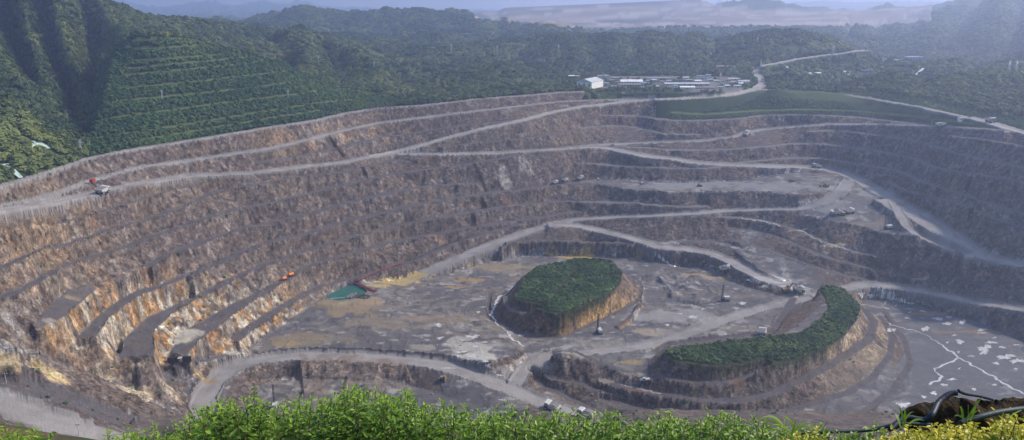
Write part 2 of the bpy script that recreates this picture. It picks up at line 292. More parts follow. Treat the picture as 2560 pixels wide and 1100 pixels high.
# outer roads behind the pit
RV = [(1640, 249, -101), (1700, 248, -101), (1760, 245, -100.5), (1830, 238, -99), (1880, 226, -97), (1903, 213, -95), (1902, 198, -92), (1889, 184, -90), (1890, 174, -86.5), (1908, 166.5, -83.5)]
vc = newclass('road', 'village'); later(lambda: ROADS.__setitem__('village', (stamp([atZ(*p) for p in RV], 11, vc, 6), 11, vc)))
vc2 = newclass('road', 'village_up'); later(lambda: ROADS.__setitem__('village_up', (stamp([atY(*p) for p in [(1906, 166, 1235), (1930, 161, 1262), (2000, 147, 1300), (2060, 139, 1320), (2110, 134, 1330), (2140, 128, 1345), (2168, 126, 1352)]], 9, vc2, 6), 8, vc2)))
road('east', [(1885, 223), (1930, 226), (1960, 228), (2060, 233), (2150, 243), (2220, 255), (2300, 269), (2400, 291), (2460, 305), (2530, 325), (2600, 340), (2760, 380)], [(1885, -97), (2060, -97), (2220, -99), (2400, -101), (2530, -102), (2760, -104)], 7)
road('east_wide', [(2420, 294), (2470, 306), (2530, 325), (2600, 342), (2760, 385)], LEVELS['east'], 13, opt=False)
for f in QUEUE: f()
# far ground under the village
VILC = newclass('village', 'village ground')
flat([(1470, 228), (1560, 232), (1700, 232), (1800, 230), (1850, 224), (1885, 205), (1870, 195), (1780, 190), (1600, 190), (1480, 190), (1440, 200)], -94.0, VILC)

# mesas
MESAC = newclass('mesa_top', 'mesa one'); MESA2C = newclass('mesa_top', 'mesa two')
MESA1 = [(1283, 745), (1298, 718), (1308, 690), (1340, 667), (1400, 655), (1440, 646), (1490, 645), (1530, 655), (1557, 680), (1552, 705), (1530, 730), (1480, 760), (1420, 783), (1385, 788), (1340, 772), (1300, 760)]
MESA2 = [(2042, 722), (2075, 712), (2112, 722), (2152, 765), (2142, 800), (2110, 840), (2060, 872), (2000, 900), (1930, 915), (1850, 922), (1760, 917), (1690, 907), (1652, 886), (1680, 869), (1760, 859), (1850, 848), (1940, 838), (2010, 828), (2048, 800), (2070, 770), (2060, 745)]
flat(MESA1, -216.0, MESAC); flat(MESA2, -222.0, MESA2C)
def mstamp(pts, w, name): stamp([atZ(*p) for p in pts], w, newclass('bench', name), 6)
mstamp([(1262, 740, -222), (1272, 770, -223), (1310, 782, -223), (1360, 785, -222.5)], 4, 'mesa track')
mstamp([(1225, 735, -231), (1220, 770, -232), (1235, 800, -232.5), (1290, 830, -233), (1350, 842, -233), (1412, 841, -233), (1450, 822, -233), (1560, 772, -232.5), (1600, 748, -232)], 3, 'mesa foot')
mstamp([(1600, 748, -231), (1605, 715, -230.5), (1585, 690, -230.5)], 3, 'mesa foot')
mstamp([(1600, 758, -230), (1580, 790, -230.5), (1545, 815, -231)], 3, 'mesa foot')
# crescent mesa: inner foot, two outer benches, foot
mstamp([(1985, 745, -232.5), (1955, 790, -234), (1930, 830, -234.5), (1860, 840, -234.5), (1760, 852, -235), (1670, 862, -235), (1640, 880, -235)], 5, 'crescent foot')
mstamp([(2160, 775, -232.5), (2185, 805, -233), (2170, 850, -233), (2110, 890, -233), (2030, 935, -233.5), (1970, 963, -234.5), (1930, 985, -236), (1850, 1003, -237), (1750, 1000, -238), (1650, 985, -238.5), (1560, 968, -239), (1500, 950, -238)], 6, 'crescent bench')
mstamp([(1640, 935, -231), (1700, 952, -231.5), (1800, 957, -231), (1870, 942, -229.5), (1920, 920, -227)], 4.5, 'crescent track')
mstamp([(2200, 790, -238), (2230, 840, -240), (2225, 890, -240.5), (2180, 945, -241), (2110, 985, -241.5), (2030, 1010, -242), (1950, 1030, -243), (1860, 1045, -244), (1740, 1045, -245), (1600, 1020, -246), (1500, 995, -246)], 4, 'crescent bench low')
mstamp([(2215, 780, -243.5), (2262, 850, -244), (2275, 910, -244), (2230, 980, -244.5), (2150, 1035, -245), (2050, 1070, -247)], 4, 'crescent foot')
mstamp([(1385, 880, -233), (1440, 881, -233.2), (1490, 905, -233.5), (1560, 930, -233.5), (1640, 950, -234)], 4, 'spur crest')
mstamp([(1380, 890, -231.5), (1404, 879, -225.5), (1430, 882, -227), (1478, 902, -231)], 4, 'spur peak')
mstamp([(1340, 930, -238.5), (1370, 945, -240), (1450, 960, -241.5), (1530, 985, -243)], 3, 'spur track')
mstamp([(1325, 935, -242), (1360, 965, -244.5), (1430, 1000, -247), (1520, 1040, -249)], 4, 'spur foot')
# pond basin
POND = [(812, 746), (840, 731), (868, 720), (890, 717), (908, 726), (918, 737), (905, 747), (880, 752), (850, 758), (826, 753)]
PONDC = newclass('pond', 'pond'); stamp([atZ(*p) for p in [(796, 757, -227), (822, 764, -227), (850, 768, -227), (890, 762, -227), (925, 748, -227), (935, 737, -227), (922, 722, -227), (900, 711, -227), (870, 712, -226.5), (840, 722, -227), (815, 738, -227)]], 4, FLOORC); flat(POND, -229.5, PONDC)

pc_ = np.mean([atZ(a, b, -228)[:2] for a, b in POND], 0); dp_ = np.hypot(XX - pc_[0], YY - pc_[1]); up_ = np.clip((62 - dp_) / 42, 0, 1); up_ = up_ * up_ * (3 - 2 * up_)
Zc = np.where((Cl == FLOORC) & (Zc < -230.4) & (Zc > -230.6), Zc + 3.5 * up_, Zc)     # the floor rises gently to the sump
# ------- hills: ridges and valleys with their distances
HILLC = newclass('hill', 'hill')
def hl(pts, w=1.0, cid=None):
    P = np.array([atY(*p) for p in pts]); Q, t = dense(P, 2.0)
    # spacing of far rows is wide: a one-cell line is enough
    i, j, ok = cells(Q[:, 0], Q[:, 1]); Zc[i[ok], j[ok]] = Q[ok, 2]; Cl[i[ok], j[ok]] = HILLC if cid is None else cid
# near left slope and the gullied mountain
hl([(-300, 100, 640), (-100, 200, 610), (0, 228, 600), (50, 280, 580), (100, 345, 560), (160, 385, 552)])
hl([(-200, 340, 640), (0, 300, 690), (90, 320, 680), (170, 345, 640), (215, 372, 600)])
hl([(-200, -200, 1080), (0, -120, 1060), (100, -75, 1060), (240, -20, 1120), (330, 14, 1180), (440, 37, 1230), (500, 45, 1260), (560, 56, 1290), (610, 66, 1320), (660, 72, 1330), (710, 70, 1330), (750, 57, 1320), (785, 70, 1300), (830, 90, 1270), (870, 101, 1240), (900, 116, 1210), (935, 150, 1160), (965, 180, 1110), (1010, 216, 1040), (1030, 238, 980)])
hl([(100, -75, 1060), (140, 20, 960), (160, 90, 900), (185, 160, 850), (215, 230, 790), (235, 310, 720)])
hl([(0, -120, 1060), (55, 0, 940), (70, 80, 890), (90, 150, 840), (120, 235, 780), (160, 295, 730)])
hl([(-150, -120, 1000), (-60, 0, 900), (-10, 120, 800), (40, 210, 740)])
hl([(110, -10, 1110), (128, 90, 1030), (150, 180, 950), (185, 265, 850), (200, 330, 730)])
hl([(28, -20, 1090), (42, 90, 1000), (65, 190, 910), (105, 280, 800)])
hl([(240, -20, 1120), (270, 40, 1040), (300, 70, 980), (315, 100, 930)])
hl([(200, 30, 1150), (235, 110, 1050), (250, 200, 930), (240, 290, 800)])
hl([(440, 37, 1230), (400, 58, 1130), (340, 75, 1020)])
# terraced green hill in front of it
hl([(300, 108, 850), (335, 92, 830), (400, 88, 830), (470, 92, 850), (500, 104, 860), (560, 120, 870), (610, 126, 880), (660, 150, 885), (720, 160, 890), (760, 186, 880), (810, 208, 870), (860, 228, 868), (930, 243, 872), (985, 252, 880)])
hl([(300, 108, 850), (275, 190, 760), (250, 290, 670), (225, 345, 625)])
hl([(255, 130, 900), (235, 230, 800), (222, 320, 700), (190, 370, 620)])
hl([(380, 120, 960), (480, 128, 960), (560, 150, 970), (650, 178, 970), (720, 190, 965), (800, 230, 940), (880, 252, 920), (930, 262, 915)])
for px in (330, 450, 560, 680, 790):
    pass
hl([(750, 57, 1320), (758, 95, 1210), (768, 140, 1110), (775, 178, 1040)])
hl([(655, 78, 1340), (690, 120, 1260), (722, 168, 1130), (735, 185, 1080)]); hl([(800, 88, 1320), (812, 120, 1250), (830, 165, 1160), (855, 212, 1060)])
hl([(870, 101, 1240), (920, 140, 1130), (960, 180, 1050)]); hl([(560, 56, 1290), (540, 90, 1180), (560, 120, 1090)]); hl([(610, 70, 1320), (600, 100, 1240), (610, 135, 1120)])
hl([(905, 135, 1330), (960, 165, 1240), (1010, 205, 1120), (1050, 236, 1010)])
# middle green hill and the plateau behind
hl([(905, 108, 1420), (960, 116, 1400), (1060, 128, 1360), (1200, 138, 1330), (1290, 140, 1330), (1340, 165, 1260), (1390, 195, 1160), (1430, 222, 1060)])
hl([(1100, 170, 1150), (1180, 178, 1120), (1300, 185, 1120)]); hl([(1020, 236, 960), (1120, 250, 930)])
hl([(880, 96, 1700), (1000, 103, 1680), (1150, 105, 1660), (1270, 108, 1640)])
# hill behind the village and its neighbour
hl([(1275, 104, 1720), (1300, 88, 1680), (1340, 80, 1660), (1460, 75, 1640), (1560, 74, 1640), (1625, 71, 1640), (1690, 80, 1630), (1790, 86, 1640)])
hl([(1790, 86, 1640), (1870, 80, 1560), (1930, 70, 1520), (1990, 68, 1500), (2050, 76, 1480), (2085, 92, 1460), (2120, 112, 1430), (2142, 126, 1400)])
hl([(1290, 150, 1500), (1330, 180, 1400), (1400, 205, 1260), (1440, 210, 1200)]); hl([(1430, 192, 1190), (1520, 186, 1240), (1640, 184, 1240), (1760, 184, 1230), (1840, 178, 1230)])
hl([(1500, 85, 1610), (1480, 130, 1450), (1490, 165, 1330)]); hl([(1660, 85, 1600), (1700, 130, 1450), (1690, 170, 1310)]); hl([(1590, 95, 1560), (1580, 150, 1400)])
hl([(1790, 100, 1600), (1780, 140, 1430), (1790, 170, 1300)]); hl([(1960, 75, 1510), (1940, 110, 1390), (1900, 150, 1270)])
hl([(1300, 120, 1900), (1500, 110, 1950), (1700, 110, 1950), (1900, 110, 1850), (2100, 130, 1750)])
# right hand knolls
hl([(1905, 196, 1120), (1940, 186, 1110), (2000, 183, 1100), (2050, 190, 1090), (2095, 210, 1070)])
hl([(2180, 131, 1350), (2230, 138, 1350), (2290, 150, 1330)]); hl([(1950, 172, 1215), (2030, 164, 1230), (2110, 158, 1240), (2180, 160, 1250)])
hl([(1930, 200, 1165), (2000, 205, 1165), (2100, 214, 1160), (2130, 216, 1150), (2240, 214, 1150), (2330, 222, 1090), (2450, 222, 1060), (2560, 222, 1050)])
hl([(2130, 205, 1060), (2170, 186, 1050), (2230, 174, 1050), (2290, 198, 1010), (2320, 222, 970)])
hl([(2300, 225, 960), (2340, 196, 980), (2390, 184, 980), (2430, 195, 970), (2480, 180, 960), (2540, 178, 950), (2600, 190, 930), (2760, 200, 900)])
hl([(2190, 168, 1290), (2260, 162, 1270), (2300, 162, 1270), (2340, 150, 1290), (2370, 139, 1300), (2410, 146, 1290), (2450, 160, 1280), (2520, 152, 1270), (2600, 150, 1250)]); hl([(2180, 195, 1470), (2300, 190, 1480), (2500, 180, 1480)])
hl([(1920, 222, 985), (2060, 228, 970), (2160, 238, 940), (2300, 258, 890), (2420, 282, 830), (2560, 305, 780)])
# far: dumps and ranges
DUMPC = newclass('dump', 'dump')
hl([(600, 66, 2700), (640, 45, 2600), (690, 24, 2550), (742, 8, 2500), (770, 12, 2500), (830, 26, 2500), (900, 24, 2500), (990, 20, 2500), (1035, 9, 2480), (1060, 12, 2480), (1090, 24, 2480), (1150, 28, 2500), (1200, 42, 2500), (1240, 68, 2450), (1262, 88, 2350)])
hl([(640, 75, 2300), (900, 80, 2200), (1100, 92, 2100), (1250, 98, 2000)])
hl([(1040, 20, 2450), (1000, 50, 2300), (1010, 80, 2150)]); hl([(742, 15, 2480), (800, 55, 2300)]); hl([(900, 60, 2350), (950, 75, 2250)])
hl([(700, 70, 2900), (1000, 70, 2900), (1200, 75, 2900)])
hl([(1225, 55, 2600), (1262, 36, 2600), (1290, 52, 2560)]); hl([(1320, 62, 2300), (1370, 46, 2300), (1420, 58, 2280), (1460, 70, 2250)])
hl([(1180, 30, 4300), (1250, 29, 4300), (1258, 20, 4300), (1400, 14, 4300), (1560, 7, 4300), (1700, 1, 4300), (1760, -2, 4300), (1778, 6, 4250), (1800, 14, 4200)], cid=DUMPC)
hl([(1180, 62, 3500), (1300, 56, 3500), (1450, 52, 3500), (1650, 45, 3500), (1800, 34, 3500), (2000, 38, 3450), (2150, 30, 3450), (2330, 22, 3450), (2400, 30, 3400)], cid=DUMPC)
hl([(1420, 70, 2900), (1560, 72, 2800), (1700, 66, 2800), (1900, 62, 2800), (2050, 66, 2700), (2180, 60, 2700)], cid=DUMPC)
hl([(1790, 10, 3900), (1880, -2, 3900), (1950, -2, 3900), (2000, 14, 3900), (2100, 23, 3900), (2165, 25, 3900), (2205, 9, 3900), (2245, 18, 3900), (2330, 12, 3900), (2420, 6, 3900)])
hl([(2110, 130, 2700), (2150, 100, 2950), (2200, 72, 3150), (2260, 48, 3300), (2320, 20, 3400), (2370, 5, 3450), (2420, -15, 3480), (2560, -50, 3400), (2760, -80, 3300)])
hl([(2150, 150, 1750), (2300, 135, 1800), (2450, 132, 1800), (2600, 130, 1800)])
hl([(2450, 20, 3000), (2400, 70, 2500), (2360, 100, 2200)]); hl([(2300, 40, 3100), (2280, 90, 2500)]); hl([(2560, 20, 2900), (2540, 90, 2250)])
hl([(-500, -200, 9000), (330, 10, 9000), (400, 20, 9000), (440, 14, 9000), (480, 9, 9000), (525, 5, 9000), (560, 8, 9000), (585, 18, 9000), (610, 8, 9000), (650, 4, 9000), (675, 4, 9000), (700, 14, 9000), (740, 2, 9300), (755, 0, 9300), (790, 12, 9300), (830, 20, 9300), (890, 17, 9500), (930, 22, 9500), (1000, 20, 9500), (1100, 26, 9500), (1250, 24, 9500), (1700, 20, 9500), (1800, 4, 9500), (1960, 8, 9500), (2050, 2, 9500), (2150, 5, 9300), (2250, 2, 9300), (2330, 6, 9000), (2500, -10, 9000), (2800, -10, 9000)])
hl([(-500, 60, 5500), (500, 45, 5500), (1000, 45, 5500), (1800, 45, 5500), (2600, 40, 5500)])
hl([(-900, 120, 12300), (600, 60, 12300), (1800, 60, 12300), (3300, 60, 12300)])
# the slope under the viewpoint
NEARC = newclass('hill', 'near')
for Y0, z0 in ((60.5, -52), (120, -96), (190, -135), (245, -160)):
    j = np.arange(NU); i = int(np.interp(Y0, YS, np.arange(NY)) + .5)
    m = np.isnan(Zc[i]) & (US > (-0.25 if Y0 > 200 else -2)); Zc[i][m] = z0
Zc[0] = -50

def relax(Zc):
    pyr = [Zc]
    while min(pyr[-1].shape) > 12:
        a = pyr[-1]; h, w = (a.shape[0] + 1) // 2 * 2, (a.shape[1] + 1) // 2 * 2
        b = np.full((h, w), np.nan); b[:a.shape[0], :a.shape[1]] = a
        b = b.reshape(h // 2, 2, w // 2, 2)
        k = (~np.isnan(b)).sum((1, 3)); s = np.nansum(b, (1, 3))
        pyr.append(np.where(k > 0, s / np.maximum(k, 1), np.nan))
    z = None
    for lev in range(len(pyr) - 1, -1, -1):
        c = pyr[lev]; fix = ~np.isnan(c)
        if z is None: z = np.full(c.shape, np.nanmean(c))
        else:
            z = np.repeat(np.repeat(z, 2, 0), 2, 1)[:c.shape[0], :c.shape[1]]
        cf = np.where(fix, c, 0).astype(np.float32); z = np.where(fix, c, z).astype(np.float32)
        for it in range(160 if lev > 1 else (60 if lev == 1 else 40)):
            p = np.pad(z, 1, mode='edge')
            q = 0.25 * (p[:-2, 1:-1] + p[2:, 1:-1] + p[1:-1, :-2] + p[1:-1, 2:])
            z = np.where(fix, cf, q)
    return z.astype(float)

Zt = relax(Zc)
for _ in range(14):                     # far slopes run smoothly sideways
    p = np.pad(Zt, ((0, 0), (1, 1)), mode='edge'); Zt = np.where(YY > 1750, (p[:, :-2] + p[:, 2:] + 2 * Zt) / 4, Zt)
for _ in range(1):                      # weathered edges
    p = np.pad(Zt, 1, mode='edge'); bl = (p[:-2, 1:-1] + p[2:, 1:-1] + p[1:-1, :-2] + p[1:-1, 2:] + 4 * Zt) / 8
    Zt = np.where(YY < 1100, bl, Zt)

def hsh(i, j, s):
    n = (i.astype(np.int64) * 374761393 + j.astype(np.int64) * 668265263 + s * 974634777) & 0x7fffffff
    n = ((n ^ (n >> 13)) * 1274126177) & 0x7fffffff
    return ((n ^ (n >> 16)) & 0xffff) / 65535.0
def vnoise(x, y, s=0):
    xi, yi = np.floor(x), np.floor(y); fx, fy = x - xi, y - yi
    fx = fx * fx * (3 - 2 * fx); fy = fy * fy * (3 - 2 * fy)
    xi = xi.astype(np.int64); yi = yi.astype(np.int64)
    a = hsh(xi, yi, s); b = hsh(xi + 1, yi, s); c = hsh(xi, yi + 1, s); d = hsh(xi + 1, yi + 1, s)
    return (a * (1 - fx) + b * fx) * (1 - fy) + (c * (1 - fx) + d * fx) * fy
def fbm(x, y, n=4, s=0, g=0.5):
    t = 0; a = 1; m = 0
    for k in range(n):
        t = t + a * vnoise(x, y, s + k * 17); m += a; a *= g; x, y = x * 2.03 + 3.1, y * 2.03 + 7.7
    return t / m
def ridged(x, y, n=4, s=0):
    t = 0; a = 1; m = 0
    for k in range(n):
        v = 1 - abs(2 * vnoise(x, y, s + k * 13) - 1); t = t + a * v * v; m += a; a *= .5; x, y = x * 2.1 + 1.7, y * 2.1 + 5.3
    return t / m
# ---- END TERRAIN ----

# ---------------------------------------------------------------- terrain detail, colours, meshes
ss_ = lambda x, a, b: np.clip((x - a) / (b - a), 0, 1) ** 2 * (3 - 2 * np.clip((x - a) / (b - a), 0, 1))
KIND = np.array([c[0] for c in CLASSES]); K = KIND[Cl]
def isk(*k): return np.isin(K, k)
def uline(*lines):              # distance of a boundary as a function of X/Y
    u = np.concatenate([l[:, 0] / l[:, 1] for l in lines]); yy = np.concatenate([l[:, 1] for l in lines])
    o = np.argsort(u); return u[o], yy[o]
ux = lambda px, py: ray(px, py)[0]
def cut(L, a, b):
    u = L[:, 0] / L[:, 1]; return L[(u >= a) & (u < b)]
ua, ub, uc2, ud = ux(1462, 230), ux(1640, 250), ux(2330, 312), ux(2520, 328)
bu, by = uline(cut(ROADS['rim'][0], -2, ua), cut(ROADS['upper'][0], ua, ub), cut(BENCH['c1'], ub, uc2), cut(ROADS['right_upper'][0], uc2, ud), cut(ROADS['east'][0], ud, 2))
YB = np.interp(US, bu, by)[None, :]
VEG = (YY > YB + 3) & ~isk('road', 'village', 'dump')
FAR = YY > 3000
dumpm = np.zeros_like(VEG)
for poly in ([(1180, 30), (1250, 29), (1258, 20), (1760, -2), (1800, 14), (2150, 25), (2330, 14), (2330, 60), (2180, 66), (1900, 72), (1700, 76), (1480, 78), (1290, 62), (1180, 56)],):
    P = np.array(poly, float)
    # visible far ground inside this outline: test by the pixel each cell projects to
    d = YY * cp - (Zt) * sp; pxs = 1280 + F * XX / d; pys = 550 - F * (YY * sp + Zt * cp) / d
    m = np.zeros_like(VEG)
    x0, y0 = P.T; x1, y1 = np.roll(x0, -1), np.roll(y0, -1)
    for a, b, c, e in zip(x0, y0, x1, y1):
        if b != e: m ^= ((pys > min(b, e)) & (pys <= max(b, e)) & (pxs < a + (pys - b) * (c - a) / (e - b)))
    dumpm |= m & (YY > 2050)
VEG &= ~dumpm
MTOP = isk('mesa_top')
Zb = Zt.copy()
# rock faces: relief across the face, none on roads and floors
gx = np.gradient(Zt, axis=1) / (YY * (US[1] - US[0])); gy = np.gradient(Zt, axis=0) / np.gradient(YS)[:, None]
SL = np.hypot(gx, gy)
pit = ~VEG & (YY < YB + 8) & (YY > 255)
face = np.clip((SL - .22) / .35, 0, 1) * pit * ~isk('road', 'pond')
face = face * np.where(isk('bench') & (SL < .8), .35, 1.0)
rdb = isk('road') * 1.0
for _ in range(3):
    p = np.pad(rdb, 1, mode='edge'); rdb = np.maximum(rdb, (p[:-2, 1:-1] + p[2:, 1:-1] + p[1:-1, :-2] + p[1:-1, 2:]) / 4)
relief = face * (1 - np.clip(rdb * 1.6, 0, 1))
r1 = fbm(XX / 11, YY / 11, 4, 3) - .5; r2 = ridged(XX / 5.5, YY / 5.5, 3, 9) - .45; r3 = fbm(XX / 2.6, YY / 2.6, 2, 21) - .5
Zt = Zt + relief * (r1 * 3.0 + r2 * 1.6 + r3 * .7) * np.clip(SL, 0, 1.2)
berm = isk('bench')
Zt = Zt + berm * np.clip((fbm(XX / 6, YY / 6, 3, 31) - .35), 0, 1) * 1.6
Zt = Zt + isk('road') * ss_(np.abs(LAT), .42, .47) * (.5 + 1.1 * fbm(XX / 4, YY / 4, 2, 231))      # windrows along the road edges
flo = isk('floor') | (pit & ~isk('road', 'bench', 'pond', 'mesa_top') & (face < .3))
Zt = Zt + flo * ((fbm(XX / 22, YY / 22, 4, 41) - .5) * 2.2 + np.clip(ridged(XX / 9, YY / 9, 3, 47) - .62, 0, 1) * 2.0)
rfl = inside([atZ(a, b, -244)[:2] for a, b in [(2140, 735), (2230, 735), (2340, 780), (2580, 870), (2780, 950), (2780, 1090), (2300, 1090), (2220, 1060), (2280, 960), (2270, 860), (2170, 780)]])
Zt = np.where(rfl & isk('floor'), Zb + (fbm(XX / 30, YY / 30, 3, 43) - .5) * .5, Zt)
heap = inside([atZ(a, b, -242)[:2] for a, b in [(750, 915), (900, 912), (1000, 925), (1030, 960), (900, 1000), (760, 1000)]])
Zt = Zt + heap * ridged(XX / 19, YY / 19, 4, 77) * 4.0 * ~isk('road')
heap2 = inside([atZ(a, b, -233)[:2] for a, b in [(1640, 690), (1760, 690), (1800, 730), (1780, 770), (1680, 750)]])
Zt = Zt + heap2 * np.clip(ridged(XX / 16, YY / 16, 3, 78) - .35, 0, 1) * 6.0
deb = inside([atZ(a, b, z)[:2] for a, b, z in [(-60, 880, -170), (100, 890, -180), (330, 960, -210), (440, 990, -225), (470, 1080, -230), (330, 1040, -198), (-60, 940, -172)]])
Zt = Zt + deb * (ridged(XX / 14, YY / 14, 4, 79) - .4) * 6.0
# hills: gullies and knolls, growing away from the rim
away = np.clip((YY - YB - 12) / 120, 0, 1) * VEG * np.clip((2.2e4 - YY) / 1e4, 0, 1)
near_t = np.exp(-((pxs - 560) / 330) ** 2 - ((pys - 230) / 130) ** 2)      # the replanted slope is smooth
amp = np.clip(YY / 1300, .5, 3) * (1 - .88 * np.clip(near_t * 1.6, 0, 1) * (YY < 905))
sil = 1.0
Zt = Zt + away * amp * ((ridged(XX / 150, YY / 150, 4, 5) - .5) * np.where(near_t > .3, 10, np.where(XX / YY > 0, 11, 20)) * np.clip((YY - 800) / 400, .35, 1) + (ridged(XX / 330 + .3, YY / 330, 3, 25) - .55) * 36 * np.clip((YY - 980) / 300, 0, 1) * np.clip((2300 - YY) / 300, 0, 1) * np.clip((XX / YY + .42) / .1, 0, 1) * np.clip((.0 - XX / YY) / .08, 0, 1) + (fbm(XX / 40, YY / 40, 3, 8) - .5) * 7)
rn_ = isk('road', 'village') * (YY > 940) * 1.0
for _ in range(14):
    p = np.pad(rn_, 1, mode='edge'); rn_ = np.maximum(rn_, .93 * np.maximum(np.maximum(p[:-2, 1:-1], p[2:, 1:-1]), np.maximum(p[1:-1, :-2], p[1:-1, 2:])))
Zt = Zt - 7.0 * np.clip((YY - 980) / 250, 0, 1) * VEG * np.clip((1 - rn_) * 1.6, 0, 1) * np.clip((4000 - YY) / 500, 0, 1)      # room for the height of the trees
Zt = Zt + dumpm * (ridged(XX / 420, YY / 700, 3, 15) - .5) * 16

def raycast(px, py, zadd=0.0):
    """first terrain point under a photo pixel"""
    u, uz = ray(px, py); f = (u - US[0]) / (US[1] - US[0]); j = int(np.clip(np.floor(f), 0, NU - 2)); f -= j
    col = Zt[:, j] * (1 - f) + Zt[:, j + 1] * f; dd = col - uz * YS
    k = np.nonzero(dd[1:] >= 0)[0]
    if not len(k): return None
    k = k[0] + 1; t = dd[k - 1] / (dd[k - 1] - dd[k]) if dd[k - 1] < 0 else 0
    Y = YS[k - 1] + (YS[k] - YS[k - 1]) * t
    return Vector((u * Y, Y, uz * Y + CAMZ + zadd))
def ground(X, Y):
    f = (X / Y - US[0]) / (US[1] - US[0]); g = np.interp(Y, YS, np.arange(NY)); j = int(np.clip(f, 0, NU - 2)); i = int(np.clip(g, 0, NY - 2)); f -= j; g -= i
    z = Zt; return float((z[i, j] * (1 - f) + z[i, j + 1] * f) * (1 - g) + (z[i + 1, j] * (1 - f) + z[i + 1, j + 1] * f) * g) + CAMZ

# terraces of the replanted slope: narrow grassy steps
TER = [[(225, 347), (300, 335), (420, 318), (560, 295), (700, 272), (800, 256), (880, 248)], [(255, 298), (330, 287), (420, 276), (560, 256), (700, 240), (790, 228)],
       [(290, 252), (380, 244), (480, 235), (600, 222), (690, 210), (740, 204)], [(300, 220), (400, 212), (500, 203), (600, 190), (680, 182), (715, 176)],
       [(310, 188), (400, 180), (500, 170), (600, 160), (660, 152)], [(320, 170), (430, 160), (540, 150), (620, 142)], [(330, 150), (430, 146), (520, 138), (590, 134)],
       [(340, 122), (420, 118), (520, 112)], [(335, 100), (400, 96), (480, 95)],
       [(230, 370), (330, 352), (450, 333), (560, 315), (700, 290), (800, 276)],
       [(1680, 281), (1760, 286), (1880, 277), (2000, 273), (2120, 276), (2300, 292), (2430, 309)],
       [(1090, 180), (1200, 178), (1300, 172)], [(1140, 208), (1250, 200), (1330, 196)]]
TERM = np.zeros_like(VEG); Zs = Zt.copy()
for L in TER:
    P = []
    for (a, b), (c, e) in zip(L, L[1:]):
        for t in np.linspace(0, 1, 12): 
            r = raycast(a + (c - a) * t, b + (e - b) * t)
            if r and (not P or abs(r.y - P[-1][1]) < 60): P.append((r.x, r.y, r.z - CAMZ))
    if len(P) < 4: continue
    Q, t = dense(P, .8); Q = smooth(Q, 20)
    for o in (-2.2, -1.1, 0, 1.1, 2.2):
        i, j, ok = cells(Q[:, 0], Q[:, 1] + o); TERM[i[ok], j[ok]] = True
        Zs[i[ok], j[ok]] = Q[ok, 2]
Zt = np.where(TERM & (YY < 1300), Zs, Zt)

# colour of the bare ground and rock, by material; mesa sides also carry painted sun and shade
def mix(c, col, m): return c * (1 - m[..., None]) + np.array(col) * m[..., None]
n1 = fbm(XX / 35, YY / 35, 4, 101); n2 = fbm(XX / 9, YY / 9, 3, 107); n3 = fbm(XX / 90, YY / 90, 3, 111); n4 = fbm(XX / 3, YY / 3, 2, 117)
ss = lambda x, a, b: np.clip((x - a) / (b - a), 0, 1) ** 2 * (3 - 2 * np.clip((x - a) / (b - a), 0, 1))
C = np.zeros((NY, NU, 3)) + np.array((.135, .112, .104))
C = mix(C, (.170, .138, .113), ss(n1, .46, .66)); C = mix(C, (.105, .092, .098), ss(n2, .55, .72) * .8); C = mix(C, (.30, .265, .225), ss(n2 * .6 + n4 * .4, .60, .74) * face * .8)
zone = np.exp(-((pxs - 470) / 420) ** 2 - ((pys - 810) / 120) ** 2)
zone_l = np.exp(-((pxs - 60) / 220) ** 2 - ((pys - 560) / 120) ** 2)
zone_t = np.exp(-((pxs - 800) / 260) ** 2 - ((pys - 340) / 50) ** 2)
ochre = np.clip(zone * 1.3 + zone_l * .55 + zone_t * .5 - .12, 0, 1)
C = mix(C, (.33, .225, .115), ochre * face * ss(n2 * .55 + n4 * .45, .46, .60))
C = mix(C, (.50, .45, .36), ochre * face * ss(fbm(XX / 4, YY / 4, 3, 131), .50, .62)); C = mix(C, (.40, .215, .075), ochre * face * ss(fbm(XX / 7 + 5, YY / 7, 3, 133), .58, .66) * .8); C = mix(C, (.30, .265, .235), face * ss(fbm(XX / 5, YY / 5, 3, 137), .63, .71) * .5)
C = mix(C, (.215, .150, .098), np.clip(zone_l * .7 + zone_t * .9, 0, 1) * ss(n1, .40, .6))
C = mix(C, (.125, .088, .070), face * (1 - np.clip(ochre * 1.5, 0, 1)) * .32)      # brown weathering of the older faces
grey = (.132, .121, .128)
bm = isk('bench') * (1 - ss(SL, .7, 1.0))
C = mix(C, grey, bm * (.45 + .5 * ss(n2, .35, .6))); C = mix(C, (.225, .215, .21), bm * (pxs > 1450) * (pys < 560) * .75)
fl = flo * 1.0
C = mix(C, (.178, .172, .178), fl * .95); C = mix(C, (.155, .152, .162), fl * ss(n1, .52, .66)); C = mix(C, (.235, .208, .178), fl * ss(n3, .46, .60) * np.where(pxs < 1350, .8, .4)); C = mix(C, (.30, .28, .265), fl * ss(n2, .58, .72) * .6)
C = mix(C, (.12, .11, .118), fl * ss(fbm(XX / 14, YY / 5, 3, 141), .60, .7) * .6)
trk = np.abs(fbm(XX / 55, YY / 40, 3, 191) - .5); C = mix(C, (.30, .285, .275), fl * (1 - ss(trk, .006, .016)) * .7)
trk = np.abs(fbm(XX / 38 + 9, YY / 60, 2, 193) - .48); C = mix(C, (.095, .09, .10), fl * (1 - ss(trk, .006, .015)) * .85)
C = mix(C, (.135, .128, .135), fl * ss(fbm(XX / 26, YY / 17, 4, 195), .52, .57) * .75); C = mix(C, (.29, .24, .175), fl * ss(fbm(XX / 30, YY / 14, 4, 197), .62, .70) * .45); C = mix(C, (.40, .385, .37), fl * ss(fbm(XX / 8, YY / 5, 3, 199), .64, .72) * .85); C = mix(C, (.10, .095, .105), fl * ss(fbm(XX / 5, YY / 3.4, 3, 205), .64, .70) * .7)
